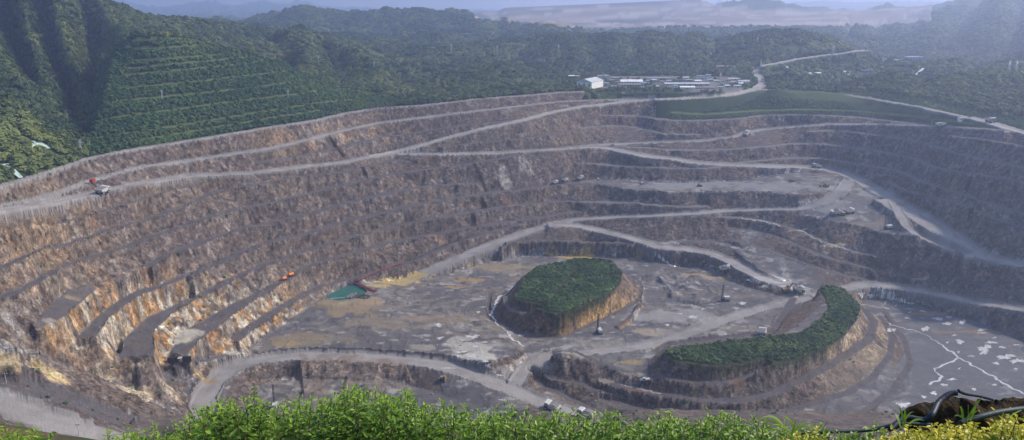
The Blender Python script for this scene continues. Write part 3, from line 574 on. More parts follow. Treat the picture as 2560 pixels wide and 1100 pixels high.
C = mix(C, (.155, .158, .175), np.exp(-((pxs - 2380) / 260) ** 2 - ((pys - 900) / 150) ** 2) * fl * .9)
rd = isk('road') * 1.0
wheel = np.exp(-((np.abs(LAT) - .17) / .07) ** 2) + .7 * np.exp(-(np.abs(LAT) / .05) ** 2); edge = ss(np.abs(LAT), .36, .5)
C = mix(C, (.36, .34, .33), rd); C = mix(C, (.27, .255, .248), rd * ss(n2, .42, .62) * .8); C = mix(C, (.42, .395, .37), rd * np.clip(wheel, 0, 1) * .55 * ss(fbm(XX / 25, YY / 25, 2, 203), .3, .55)); C = mix(C, (.21, .195, .19), rd * edge * .55)
rv = np.isin(np.array([c[1] for c in CLASSES])[Cl], ['village', 'village_up', 'east', 'east_wide', 'ramp'])
C = mix(C, (.43, .41, .38), rv * .8)
# mesa sides: brown left faces with painted shade, ochre right faces with painted sunlight
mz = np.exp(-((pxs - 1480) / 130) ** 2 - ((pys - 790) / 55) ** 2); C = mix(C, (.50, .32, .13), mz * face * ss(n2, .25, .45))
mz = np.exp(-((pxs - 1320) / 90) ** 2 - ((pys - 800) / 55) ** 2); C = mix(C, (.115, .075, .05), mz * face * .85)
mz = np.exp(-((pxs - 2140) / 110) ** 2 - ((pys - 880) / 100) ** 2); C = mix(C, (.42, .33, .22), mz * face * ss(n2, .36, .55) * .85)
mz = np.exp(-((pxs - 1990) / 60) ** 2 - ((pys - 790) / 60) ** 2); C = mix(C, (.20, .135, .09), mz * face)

C = mix(C, (.26, .205, .165), heap * ss(n2, .35, .6) * .8)
SPOTS = [  # px, py, half width m, half depth m, colour, strength
    (2110, 468, 30, 16, (.34, .34, .345), .9), (2190, 482, 22, 14, (.34, .34, .345), .9), (2050, 505, 22, 10, (.31, .31, .315), .8), (2255, 530, 22, 10, (.34, .34, .345), .9), (2330, 578, 26, 9, (.33, .33, .335), .9), (2420, 630, 30, 9, (.33, .33, .335), .9), (2510, 655, 30, 8, (.33, .33, .335), .9), (1660, 466, 40, 14, (.29, .29, .295), .8),
    (868, 768, 30, 16, (.33, .255, .165), .9), (905, 752, 16, 10, (.36, .28, .18), .9),
    (1430, 642, 22, 7, (.47, .35, .13), 1), (1600, 640, 12, 5, (.47, .35, .13), .7), (1380, 630, 14, 5, (.40, .30, .15), .8), (1250, 668, 40, 8, (.36, .29, .19), .8), (1180, 700, 16, 5, (.42, .29, .13), .8), (1150, 718, 14, 4, (.42, .28, .12), .8),
    (980, 705, 26, 8, (.52, .40, .19), 1), (950, 715, 16, 6, (.50, .38, .18), 1), (1045, 690, 9, 5, (.48, .37, .16), 1), (1620, 828, 12, 6, (.46, .33, .12), .9), (1740, 685, 12, 4, (.45, .33, .13), .9), (1800, 694, 14, 4, (.42, .30, .14), .8),
    (1180, 865, 22, 10, (.50, .47, .42), .9), (1200, 890, 18, 8, (.54, .51, .46), 1), (1060, 870, 14, 5, (.42, .39, .34), .7), (1150, 850, 12, 6, (.46, .43, .39), .8), (960, 810, 30, 12, (.30, .25, .19), .7), (1090, 800, 25, 12, (.30, .24, .17), .7), (760, 850, 30, 10, (.29, .235, .16), .8), (720, 860, 12, 4, (.36, .27, .12), .7),
    (455, 840, 12, 14, (.50, .46, .38), 1), (590, 880, 14, 5, (.50, .46, .39), 1), (110, 920, 11, 10, (.47, .37, .20), 1), (130, 935, 9, 8, (.50, .40, .22), 1), (10, 905, 8, 8, (.50, .40, .24), 1), (255, 945, 18, 6, (.40, .335, .25), .9), (340, 980, 12, 8, (.46, .38, .27), .9), (430, 985, 9, 8, (.44, .37, .28), .8),
    (175, 745, 9, 4, (.36, .28, .16), .7), (125, 803, 5, 3, (.38, .35, .31), .8), (20, 800, 5, 4, (.36, .35, .33), .8), (500, 940, 14, 4, (.34, .25, .13), .8),
    (1940, 700, 26, 7, (.50, .485, .47), .9), (1980, 720, 20, 5, (.52, .51, .50), .9), (1700, 790, 40, 14, (.335, .32, .31), .9), (1800, 800, 30, 12, (.36, .345, .335), .9), (1640, 830, 20, 8, (.34, .315, .29), .7), (1500, 860, 26, 6, (.33, .30, .27), .7), (1330, 905, 26, 12, (.36, .335, .31), .9), (1260, 930, 20, 10, (.37, .35, .33), .8), (1400, 885, 18, 5, (.38, .345, .30), .8),
    (1850, 955, 10, 3, (.28, .165, .10), .6), (1640, 975, 20, 3, (.27, .17, .11), .6), (1560, 945, 24, 4, (.33, .27, .22), .8), (1580, 905, 12, 4, (.40, .30, .17), .8),
    (1750, 460, 60, 16, (.29, .29, .295), .9), (1950, 465, 40, 16, (.29, .29, .295), .9), (2080, 520, 30, 14, (.27, .265, .265), .8), (2200, 560, 24, 12, (.24, .21, .18), .7), (2140, 520, 14, 10, (.16, .165, .19), .9),
    (2000, 576, 14, 2, (.45, .40, .30), .9), (2080, 612, 14, 2, (.45, .40, .30), .9), (2290, 697, 14, 2, (.42, .36, .26), .9), (2450, 830, 40, 3, (.30, .20, .12), .8), (2350, 785, 26, 3, (.30, .20, .12), .8),
    (1310, 410, 8, 7, (.29, .275, .26), .8), (1260, 445, 6, 8, (.33, .31, .29), .8), (1100, 600, 22, 2.5, (.28, .19, .13), .9), (1270, 510, 14, 3, (.27, .18, .13), .8), (2440, 265, 10, 6, (.32, .18, .10), .6), (2480, 255, 14, 6, (.30, .17, .10), .5), (1790, 138, 0, 0, (.3, .2, .1), 0), (1260, 78, 60, 60, (.33, .25, .19), .9), (1235, 98, 50, 30, (.36, .25, .18), .8)]
wet = np.zeros((NY, NU))
wobx = (fbm(XX / 10, YY / 10, 3, 151) - .5) * 1.5
for px, py, rx, ry, col, st in SPOTS:
    if not rx: continue
    r = raycast(px, py)
    if r is None: continue
    d = np.hypot((XX - r.x) / rx, (YY - r.y) / ry) + wobx
    tol = 2.5 if (px > 600 and py > 600) or (flo | isk('bench', 'road'))[cells(np.array([r.x]), np.array([r.y]))[0][0], min(NU - 1, max(0, cells(np.array([r.x]), np.array([r.y]))[1][0]))] else 12
    m = st * (1 - ss(d, .7, 1.05)) * (np.abs(Zt + CAMZ - r.z) < tol); C = mix(C, col, m)
# dark wet gullies down the face
for pts in ([(1185, 408), (1200, 440), (1215, 480)], [(826, 345), (842, 368), (860, 392)], [(905, 415), (915, 440)], [(1205, 495), (1212, 520)], [(1182, 530), (1186, 565)], [(2425, 445), (2415, 480)], [(2428, 520), (2424, 545)]):
    for (a, b), (c, e) in zip(pts, pts[1:]):
        for tt in np.linspace(0, 1, 30):
            r = raycast(a + (c - a) * tt, b + (e - b) * tt)
            if r is None: continue
            i, j, ok = cells(np.array([r.x]), np.array([r.y])); i, j = int(i[0]), int(j[0])
            C[max(0, i - 1):i + 2, max(0, j - 2):j + 3] *= .90
# vegetation and far ground
GN = fbm(XX / 60, YY / 60, 4, 161); GM = fbm(XX / 14, YY / 14, 3, 163)
V = np.zeros((NY, NU, 3)) + np.array((.035, .062, .022)); V = mix(V, (.085, .120, .042), ss(GN, .48, .62)); V = mix(V, (.024, .042, .016), ss(GM, .55, .7) * .7)
V = mix(V, (.13, .17, .065), TERM * 1.0)
V = mix(V, (.12, .065, .035), ss(fbm(XX / 22, YY / 22, 3, 171), .78, .84) * .7)
C = np.where((VEG | MTOP)[..., None], V, C)
mt = isk('mesa_top'); C = np.where(mt[..., None], np.array((.045, .055, .025)), C)
D = np.zeros((NY, NU, 3)) + np.array((.31, .25, .215)); D = mix(D, (.40, .31, .25), ss(fbm(XX / 400, YY / 400, 3, 181), .45, .6)); D = mix(D, (.10, .10, .075), ss(fbm(XX / 500, YY / 260, 3, 183), .56, .66)); D = mix(D, (.40, .36, .32), ss(ridged(XX / 900, YY / 300, 2, 187), .80, .92) * .7)
D = mix(D, (.52, .47, .42), (np.mod(Zt / 21 + fbm(XX / 300, YY / 300, 2, 241) * 1.2, 1) < .22) * .75); D = mix(D, (.13, .125, .09), (np.mod(Zt / 21 + .45 + fbm(XX / 300, YY / 300, 2, 241) * 1.2, 1) < .25) * .5)
C = np.where(dumpm[..., None], D, C)
vil = isk('village'); C = np.where(vil[..., None], mix(np.zeros_like(C) + np.array((.20, .185, .165)), (.035, .06, .022), ss(n1, .46, .56)), C)
nearslope = (YY < 255) & ~isk('road', 'bench'); C = np.where(nearslope[..., None], mix(np.zeros_like(C) + np.array((.17, .10, .055)), (.05, .075, .025), ss(n2, .45, .6)), C)
veg_f = (VEG | MTOP) * 1.0

ZW = Zt + CAMZ
VERT = np.stack([XX, YY, ZW], -1).reshape(-1, 3)
# each quad belongs to one piece of the setting
q = lambda A: A[:-1, :-1]
fc = np.maximum(q(Cl), 0); fk = KIND[fc]
lab = np.array([c[1] for c in CLASSES])[fc]
GROUP = np.full(fc.shape, 'quarry_wall', object)
GROUP[q(VEG) | q(dumpm)] = 'hills'
GROUP[q(YY) < 255] = 'hills'
GROUP[(fk == 'floor') | (fk == 'pond')] = 'pit_floor'
GROUP[q(flo) & ~np.isin(fk, ['bench', 'road', 'mesa_top'])] = 'pit_floor'
GROUP[fk == 'village'] = 'village_ground'
mesab1 = inside([atZ(a, b, -232)[:2] for a, b in [(1215, 735), (1210, 775), (1235, 805), (1290, 835), (1350, 847), (1412, 845), (1560, 778), (1612, 750), (1610, 700), (1580, 660), (1500, 625), (1380, 635), (1290, 670)]])
mesab2 = inside([atZ(a, b, -240)[:2] for a, b in [(1985, 735), (1950, 790), (1925, 828), (1760, 845), (1640, 870), (1620, 920), (1600, 1040), (1740, 1075), (2060, 1080), (2240, 985), (2285, 910), (2265, 845), (2190, 760), (2110, 700)]])
GROUP[q(mesab1) & (fk != 'road')] = 'flat_topped_mound'; GROUP[q(mesab2) & (fk != 'road')] = 'crescent_mound'
for kk in ('road', 'bench'):
    for cid in np.unique(fc[fk == kk]):
        nm = CLASSES[cid][1]
        sel = (fc == cid)
        if kk == 'road': GROUP[sel] = 'haul_road:' + nm
        elif not (nm.startswith(('mesa', 'crescent'))): GROUP[sel & ~q(mesab1) & ~q(mesab2)] = 'bench:' + nm
ii, jj = np.meshgrid(np.arange(NY - 1), np.arange(NU - 1), indexing='ij')
QUAD = np.stack([ii * NU + jj, ii * NU + jj + 1, (ii + 1) * NU + jj + 1, (ii + 1) * NU + jj], -1)

class NT:                       # small node helper
    def __init__(s, name):
        s.m = bpy.data.materials.new(name); s.m.use_nodes = True; s.t = s.m.node_tree; s.t.nodes.clear()
        s.out = s.n('ShaderNodeOutputMaterial'); s.b = s.n('ShaderNodeBsdfPrincipled'); s.l(s.b.outputs[0], s.out.inputs[0])
        s.b.inputs['Specular IOR Level'].default_value = .25; s.b.inputs['Roughness'].default_value = .9
    def n(s, t, **k):
        x = s.t.nodes.new(t)
        for a, v in k.items(): setattr(x, a, v)
        return x
    def l(s, a, b): s.t.links.new(a, b)
    def noise(s, vec, scale, detail=4, rough=.55, dist=0):
        x = s.n('ShaderNodeTexNoise'); x.inputs['Scale'].default_value = scale; x.inputs['Detail'].default_value = detail; x.inputs['Roughness'].default_value = rough; x.inputs['Distortion'].default_value = dist
        if vec is not None: s.l(vec, x.inputs['Vector'])
        return x.outputs['Fac']
    def map(s, v, a, b, c, d):
        x = s.n('ShaderNodeMapRange'); s.l(v, x.inputs[0])
        for k, t in enumerate((a, b, c, d)): x.inputs[k + 1].default_value = t
        return x.outputs[0]
    def mixc(s, f, a, b, mode='MIX'):
        x = s.n('ShaderNodeMix', data_type='RGBA', blend_type=mode)
        for sock, v in ((x.inputs[0], f), (x.inputs[6], a), (x.inputs[7], b)):
            if isinstance(v, (int, float)): sock.default_value = v
            elif isinstance(v, tuple): sock.default_value = (*v, 1) if len(v) == 3 else v
            else: s.l(v, sock)
        return x.outputs[2]
    def math(s, op, a, b=0.0):
        x = s.n('ShaderNodeMath', operation=op)
        for k, v in enumerate((a, b)):
            if isinstance(v, (int, float)): x.inputs[k].default_value = v
            else: s.l(v, x.inputs[k])
        return x.outputs[0]
    def bump(s, h, strength, dist):
        x = s.n('ShaderNodeBump'); x.inputs['Strength'].default_value = strength; x.inputs['Distance'].default_value = dist; s.l(h, x.inputs['Height']); s.l(x.outputs[0], s.b.inputs['Normal'])

def terrain_material():
    t = NT('ground'); at = t.n('ShaderNodeAttribute', attribute_name='tint'); fa = t.n('ShaderNodeAttribute', attribute_name='rock')
    g = t.n('ShaderNodeNewGeometry'); pos = g.outputs['Position']
    mp = t.n('ShaderNodeMapping'); t.l(pos, mp.inputs[0]); mp.inputs['Scale'].default_value = (1, 1, .8); mp.inputs['Rotation'].default_value = (math.radians(14), math.radians(22), 0)
    st = t.noise(mp.outputs[0], .30, 7, .68, .5)            # steep bedding
    fine = t.noise(pos, 1.1, 5, .6); big = t.noise(pos, .09, 4, .6)
    rock = fa.outputs['Fac']
    c = at.outputs['Color']
    mp2 = t.n('ShaderNodeMapping'); wv = t.n('ShaderNodeVectorMath', operation='ADD'); nn = t.n('ShaderNodeTexNoise'); nn.inputs['Scale'].default_value = .35; nn.inputs['Detail'].default_value = 3; t.l(pos, nn.inputs['Vector'])
    sc_ = t.n('ShaderNodeVectorMath', operation='SCALE'); sc_.inputs['Scale'].default_value = 3.0; t.l(nn.outputs['Color'], sc_.inputs[0]); t.l(pos, wv.inputs[0]); t.l(sc_.outputs[0], wv.inputs[1])
    t.l(wv.outputs[0], mp2.inputs[0]); mp2.inputs['Scale'].default_value = (1, 1, .66); mp2.inputs['Rotation'].default_value = (math.radians(10), math.radians(28), 0)
    vo = t.n('ShaderNodeTexVoronoi'); vo.inputs['Scale'].default_value = .42; t.l(mp2.outputs[0], vo.inputs['Vector']); sv = t.n('ShaderNodeSeparateColor'); t.l(vo.outputs['Color'], sv.inputs[0])
    vo2 = t.n('ShaderNodeTexVoronoi'); vo2.inputs['Scale'].default_value = .13; t.l(mp2.outputs[0], vo2.inputs['Vector']); sv2 = t.n('ShaderNodeSeparateColor'); t.l(vo2.outputs['Color'], sv2.inputs[0])
    vo3 = t.n('ShaderNodeTexVoronoi'); vo3.inputs['Scale'].default_value = 1.15; t.l(mp2.outputs[0], vo3.inputs['Vector']); sv3 = t.n('ShaderNodeSeparateColor'); t.l(vo3.outputs['Color'], sv3.inputs[0])
    blk = t.math('MULTIPLY', t.math('MULTIPLY', t.map(sv.outputs[0], 0, 1, .62, 1.42), t.map(sv3.outputs[0], 0, 1, .70, 1.34)), t.map(sv2.outputs[0], 0, 1, .78, 1.24))
    v = t.math('MULTIPLY', t.math('MULTIPLY', t.map(st, .32, .68, .44, 1.62), t.map(fine, .3, .7, .82, 1.18)), blk)
    vf = t.math('MULTIPLY', t.map(fine, .3, .7, .84, 1.16), t.map(big, .3, .7, .88, 1.12))
    k = t.math('ADD', t.math('MULTIPLY', v, rock), t.math('MULTIPLY', vf, t.math('SUBTRACT', 1.0, rock)))
    cc = t.n('ShaderNodeCombineColor'); [t.l(k, cc.inputs[i]) for i in range(3)]
    c2 = t.mixc(1.0, c, cc.outputs[0], 'MULTIPLY')
    hue = t.noise(pos, .16, 3, .5)
    c3 = t.mixc(t.math('MULTIPLY', t.map(hue, .5, .68, 0, .3), rock), c2, t.mixc(1.0, c2, (1.22, .98, .76), 'MULTIPLY'))
    t.l(c3, t.b.inputs['Base Color']); t.b.inputs['Roughness'].default_value = .95; t.b.inputs['Specular IOR Level'].default_value = .12
    h = t.math('ADD', t.math('MULTIPLY', t.math('MULTIPLY', sv.outputs[0], rock), .55), t.math('ADD', t.math('MULTIPLY', st, t.math('ADD', t.math('MULTIPLY', rock, 1.6), .15)), t.math('MULTIPLY', fine, .35)))
    t.bump(h, .7, 1.0)
    return t.m
MGROUND = terrain_material()
rockattr = np.clip(face, 0, 1)

def part_mesh(name, sel, mat=MGROUND):
    Q = QUAD[sel]
    if not len(Q): return None
    idx, inv = np.unique(Q.ravel(), return_inverse=True)
    me = bpy.data.meshes.new(name); n = len(Q)
    me.vertices.add(len(idx)); me.vertices.foreach_set('co', VERT[idx].astype(np.float32).ravel())
    me.loops.add(n * 4); me.loops.foreach_set('vertex_index', inv.astype(np.int32).ravel())
    me.polygons.add(n); me.polygons.foreach_set('loop_start', np.arange(0, n * 4, 4, dtype=np.int32)); me.polygons.foreach_set('loop_total', np.full(n, 4, np.int32))
    me.polygons.foreach_set('use_smooth', np.ones(n, bool))
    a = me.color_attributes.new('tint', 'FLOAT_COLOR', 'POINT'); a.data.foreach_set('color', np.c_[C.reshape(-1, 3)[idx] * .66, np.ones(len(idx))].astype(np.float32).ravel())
    b = me.attributes.new('rock', 'FLOAT', 'POINT'); b.data.foreach_set('value', rockattr.ravel()[idx].astype(np.float32))
    me.update(calc_edges=True); me.materials.append(mat)
    o = bpy.data.objects.new(name, me); COL.objects.link(o); return o
def tag(o, label=None, cat=None, group=None, kind=None):
    if label: o['label'] = label
    if cat: o['category'] = cat
    if group: o['group'] = group
    if kind: o['kind'] = kind
    return o
WALL = None
for gname in ['quarry_wall', 'hills', 'pit_floor', 'village_ground', 'flat_topped_mound', 'crescent_mound'] + sorted(set(GROUP.ravel()) - {'quarry_wall', 'hills', 'pit_floor', 'village_ground', 'flat_topped_mound', 'crescent_mound'}):
    o = part_mesh(gname.split(':')[0], GROUP == gname)
    if o is None: continue
    if gname == 'quarry_wall': WALL = o
    if gname.startswith('bench'): o.parent = WALL
    else: o['kind'] = 'structure'

# ---------------------------------------------------------------- haze
def build_haze():
    me = bpy.data.meshes.new('haze'); bm = bmesh.new()
    x0, x1, y0, y1, z0, z1 = -11500, 11500, -60, 12800, float(ZW.min()) - 1.0, float(max(ZW.max(), CAMZ)) + 6
    vs_ = [bm.verts.new((x, y, z)) for z in (z0, z1) for y in (y0, y1) for x in (x0, x1)]
    for f in ((0, 2, 3, 1), (4, 5, 7, 6), (0, 1, 5, 4), (2, 6, 7, 3), (0, 4, 6, 2), (1, 3, 7, 5)): bm.faces.new([vs_[i] for i in f])
    bm.to_mesh(me); bm.free(); o = bpy.data.objects.new('haze', me); COL.objects.link(o); o['kind'] = 'stuff'
    m = bpy.data.materials.new('haze'); m.use_nodes = True; t = m.node_tree; t.nodes.clear()
    out = t.nodes.new('ShaderNodeOutputMaterial'); v = t.nodes.new('ShaderNodeVolumePrincipled')
    v.inputs['Color'].default_value = (.58, .69, 1.0, 1); v.inputs['Density'].default_value = HAZE_DENSITY; v.inputs['Anisotropy'].default_value = .55
    t.links.new(v.outputs[0], out.inputs['Volume']); me.materials.append(m)
    return o
build_haze()

# ---------------------------------------------------------------- woods and scrub
rng = np.random.default_rng(7)
zsm = ZW.copy()
for _ in range(6):
    p = np.pad(zsm, 1, mode='edge'); zsm = (p[:-2, 1:-1] + p[2:, 1:-1] + p[1:-1, :-2] + p[1:-1, 2:]) / 4
gu = np.gradient(zsm, axis=1) / (US[1] - US[0]); gyy = np.gradient(zsm, axis=0) / np.gradient(YS)[:, None]
HX = gu / YY; HY = gyy - gu * UU / YY
def leaf_material(name, base, var, trans=.25, attr=None, rough=.6):
    t = NT(name)
    if attr: a = t.n('ShaderNodeAttribute', attribute_name=attr[0], attribute_type=attr[1]); f = a.outputs['Fac']
    else: f = t.n('ShaderNodeObjectInfo').outputs['Random']
    c = t.mixc(f, base, var); t.l(c, t.b.inputs['Base Color']); t.b.inputs['Roughness'].default_value = rough
    tr = t.n('ShaderNodeBsdfTranslucent'); t.l(t.mixc(1.0, c, (1.1, 1.2, .6), 'MULTIPLY'), tr.inputs[0])
    mx = t.n('ShaderNodeMixShader'); mx.inputs[0].default_value = trans; t.l(t.b.outputs[0], mx.inputs[1]); t.l(tr.outputs[0], mx.inputs[2]); t.l(mx.outputs[0], t.out.inputs[0])
    return t.m
def new_mesh_obj(name, verts, faces, mat, parent=None, link=True, smooth=False):
    me = bpy.data.meshes.new(name); me.from_pydata([tuple(v) for v in verts], [], faces); me.update()
    if mat: me.materials.append(mat)
    if smooth: me.polygons.foreach_set('use_smooth', np.ones(len(me.polygons), bool))
    o = bpy.data.objects.new(name, me)
    if link: COL.objects.link(o)
    if parent: o.parent = parent
    return o
MTREE = leaf_material('tree_foliage', (.038, .074, .024), (.180, .212, .058), .18, ('hue', 'INSTANCER'))
MSHRUB = leaf_material('scrub_foliage', (.032, .084, .028), (.125, .195, .055), .18, ('hue', 'INSTANCER'))
def crown(seed, nblob, nface, size, flatten=1.0):
    r = random.Random(seed); V, Fc = [], []
    blobs = [(0, 0, .5 * flatten, .5)] + [(r.uniform(-.42, .42), r.uniform(-.42, .42), r.uniform(.2, .85) * flatten, r.uniform(.22, .4)) for _ in range(nblob)]
    for k in range(nface):
        bx, by_, bz, br = blobs[k % len(blobs)]
        d = Vector((r.gauss(0, 1), r.gauss(0, 1), r.gauss(.7, .9))).normalized()
        p = Vector((bx, by_, bz)) + d * br * r.uniform(.75, 1.08)
        n = (d + Vector((r.gauss(0, .4), r.gauss(0, .4), r.gauss(.7, .4)))).normalized(); a = n.orthogonal().normalized(); b = n.cross(a); th = r.uniform(0, 6.28)
        a, b = a * math.cos(th) + b * math.sin(th), b * math.cos(th) - a * math.sin(th)
        s1, s2 = size * r.uniform(.6, 1.3), size * r.uniform(.5, 1.0); i = len(V)
        V += [p + a * s1, p + b * s2 + n * s1 * .2, p - a * s1, p - b * s2 + n * s1 * .2]; Fc += [(i, i + 1, i + 2), (i, i + 2, i + 3)]
    return V, Fc
def proto_collection(name, seeds, nblob, nface, size, mat, flatten=1.0):
    c = bpy.data.collections.new(name)
    for sd_ in seeds:
        V, Fc = crown(sd_, nblob, nface, size, flatten); o = new_mesh_obj(name + '_crown', V, Fc, mat, link=False); c.objects.link(o)
    return c
def scatter_group(name, coll):
    ng = bpy.data.node_groups.new(name, 'GeometryNodeTree')
    ng.interface.new_socket('Geometry', in_out='INPUT', socket_type='NodeSocketGeometry'); ng.interface.new_socket('Geometry', in_out='OUTPUT', socket_type='NodeSocketGeometry')
    N = ng.nodes.new; gi, go = N('NodeGroupInput'), N('NodeGroupOutput')
    ci = N('GeometryNodeCollectionInfo'); ci.inputs['Collection'].default_value = coll; ci.inputs['Separate Children'].default_value = True; ci.inputs['Reset Children'].default_value = True
    iop = N('GeometryNodeInstanceOnPoints'); iop.inputs['Pick Instance'].default_value = True
    def attr(nm, ty):
        a = N('GeometryNodeInputNamedAttribute'); a.data_type = ty; a.inputs[0].default_value = nm; return a.outputs[0]
    L = ng.links.new
    L(gi.outputs[0], iop.inputs['Points']); L(ci.outputs[0], iop.inputs['Instance'])
    L(attr('size', 'FLOAT_VECTOR'), iop.inputs['Scale']); L(attr('turn', 'FLOAT_VECTOR'), iop.inputs['Rotation']); L(iop.outputs[0], go.inputs[0])
    return ng
def scatter(name, P, size, hue, coll, label=None):
    n = len(P); me = bpy.data.meshes.new(name); me.vertices.add(n); me.vertices.foreach_set('co', P.astype(np.float32).ravel())
    rot = np.zeros((n, 3))
    gi = np.clip(np.rint(np.interp(P[:, 1], YS, np.arange(NY))).astype(int), 0, NY - 1); gj = np.clip(np.rint((P[:, 0] / P[:, 1] - US[0]) / (US[1] - US[0])).astype(int), 0, NU - 1)
    tx, ty = np.clip(HX[gi, gj], -1, 1) * .85, np.clip(HY[gi, gj], -1, 1) * .85     # crowns follow the slope they grow on
    rot[:, 0] = np.arctan2(ty, 1) + rng.normal(0, .15, n); rot[:, 1] = -np.arctan2(tx, np.hypot(ty, 1)) + rng.normal(0, .15, n)
    a = me.attributes.new('size', 'FLOAT_VECTOR', 'POINT'); a.data.foreach_set('vector', size.astype(np.float32).ravel())
    a = me.attributes.new('turn', 'FLOAT_VECTOR', 'POINT'); a.data.foreach_set('vector', rot.astype(np.float32).ravel())
    a = me.attributes.new('hue', 'FLOAT', 'POINT'); a.data.foreach_set('value', np.clip(hue, 0, 1).astype(np.float32))
    me.update(); o = bpy.data.objects.new(name, me); COL.objects.link(o); md = o.modifiers.new('scatter', 'NODES'); md.node_group = scatter_group(name, coll); o['kind'] = 'stuff'
    if label: tag(o, label)
    return o
CT = proto_collection('tree', range(8), 6, 90, .24, MTREE); CS = proto_collection('scrub', range(10, 16), 4, 54, .26, MSHRUB, .8)
CM = proto_collection('mound_scrub', range(20, 26), 5, 60, .22, MSHRUB, .9)
dA = YY[:-1, :-1] * (US[1] - US[0]) * np.diff(YS)[:, None]
def pick(mask, spacing):
    lam = np.where(mask[:-1, :-1], dA / spacing ** 2, 0); n = rng.poisson(lam); i, j = np.nonzero(n); i = np.repeat(i, n[i, j]); j = np.repeat(j, n[np.nonzero(n)])
    fi, fj = rng.random(len(i)), rng.random(len(i))
    Y = YS[i] + fi * (YS[i + 1] - YS[i]); u = US[j] + fj * (US[1] - US[0])
    z = (ZW[i, j] * (1 - fj) + ZW[i, j + 1] * fj) * (1 - fi) + (ZW[i + 1, j] * (1 - fj) + ZW[i + 1, j + 1] * fj) * fi
    return np.stack([u * Y, Y, z], 1), i, j
inframe = np.abs(UU) < .76
replant = ((pxs > 215) & (pxs < 1000) & (YY < 905) & (pys > 95)) | ((pxs > 1500) & (YY < YB + 75) & (YY < 1000))
TW = TERM | np.roll(TERM, -1, 0)
grassy = TW | (.8 * ss(GN * .6 + fbm(XX / 12, YY / 12, 3, 221) * .4, .50, .62) * (YY > 950) * (YY < 1700) > rng.random(VEG.shape))
nets = np.zeros_like(VEG)
for px, py, a, b in ((90, 364, 15, 7), (140, 398, 9, 5), (30, 428, 10, 6)):
    r = raycast(px, py); nets |= np.hypot((XX - r.x) / a, (YY - r.y) / b) < 1.0
base = VEG & inframe & ~grassy & ~nets
roadnear = np.zeros_like(VEG)
rm_ = isk('road') & (YY > YB - 5)
for dy in range(-6, 3): roadnear |= np.roll(rm_, dy, 0)
for dy in range(-16, 1, 1): roadnear |= np.roll(rm_, dy, 0) & (pxs > 1500) & (YY < 1000)
base &= ~roadnear
P, i, j = pick(base & replant, 2.5); s = rng.uniform(2.1, 3.6, len(P)) * np.where(rng.random(len(P)) < .04, 1.5, 1) * np.where(pxs[i, j] > 1500, .62, 1)
scatter('hillside_scrub', P, np.stack([s, s, s * rng.uniform(.55, .9, len(P))], 1), .15 + rng.normal(0, .14, len(P)) + 1.3 * (GN[i, j] - .35), CS)
P, i, j = pick(base & ~replant & (YY < 1150), 4.1); s = rng.uniform(3.6, 6.6, len(P))
P2, i2, j2 = pick(base & ~replant & (YY >= 1150) & (YY < 1900), 6.0); s2 = rng.uniform(4.6, 8.4, len(P2))
P3, i3, j3 = pick(base & ~replant & (YY >= 1900) & (YY < 3000), 11.0); s3 = rng.uniform(8.5, 13, len(P3))
for nm, p, sz, a, b in (('hill_woodland', P, s, i, j), ('valley_woodland', P2, s2, i2, j2), ('far_woodland', P3, s3, i3, j3)):
    scatter(nm, p, np.stack([sz, sz, sz * rng.uniform(.6, .95, len(p))], 1), .30 + rng.normal(0, .2, len(p)) + 1.6 * (GN[a, b] - .46) + .7 * (GM[a, b] - .5), CT)
mtop = isk('mesa_top'); path = np.zeros_like(mtop)
for L in ([(1310, 698), (1400, 697), (1500, 692), (1552, 686)], [(1440, 665), (1420, 700), (1385, 740)], [(1900, 918), (1935, 905), (1960, 912)]):
    for (a, b), (c, e) in zip(L, L[1:]):
        for f in np.linspace(0, 1, 60):
            x, y_, z = atZ(a + (c - a) * f, b + (e - b) * f, -216 if a < 1700 else -222); path |= np.hypot(XX - x, YY - y_) < 1.0 if False else False
            i, j, ok = cells(np.array([x]), np.array([y_])); path[i[0] - 1:i[0] + 2, j[0] - 2:j[0] + 3] = True
core = mtop.copy()
for a, b in ((3, 0), (2, 0), (-2, 0), (1, 0), (-1, 0), (0, 2), (0, -2), (0, 1), (0, -1)): core &= np.roll(np.roll(mtop, a, 0), b, 1)
P, i, j = pick(core & ~path, 1.45); s = rng.uniform(1.1, 2.0, len(P)) * np.where(rng.random(len(P)) < .10, 1.7, 1) * (.7 + .6 * GM[i, j])
scatter('mound_scrub', P, np.stack([s, s, s * rng.uniform(.5, 1.0, len(P))], 1), .34 + rng.normal(0, .25, len(P)) + 1.4 * (GM[i, j] - .5), CM)
mk = pit & (face > .4) & inframe & (YY < 830) & ((fbm(XX / 16, YY / 16, 3, 251) > .60) | (zone_l > .35))
PW, i, j = pick(mk, 7.5); sw = rng.uniform(.5, 1.7, len(PW)); scatter('wall_scrub', PW, np.stack([sw, sw, sw * .7], 1), .35 + rng.normal(0, .25, len(PW)), CM)
P, i, j = pick(isk('village') & (C[..., 1] > C[..., 0] * 1.25), 9.0); s = rng.uniform(2.2, 4.2, len(P))
VP = (P, s)

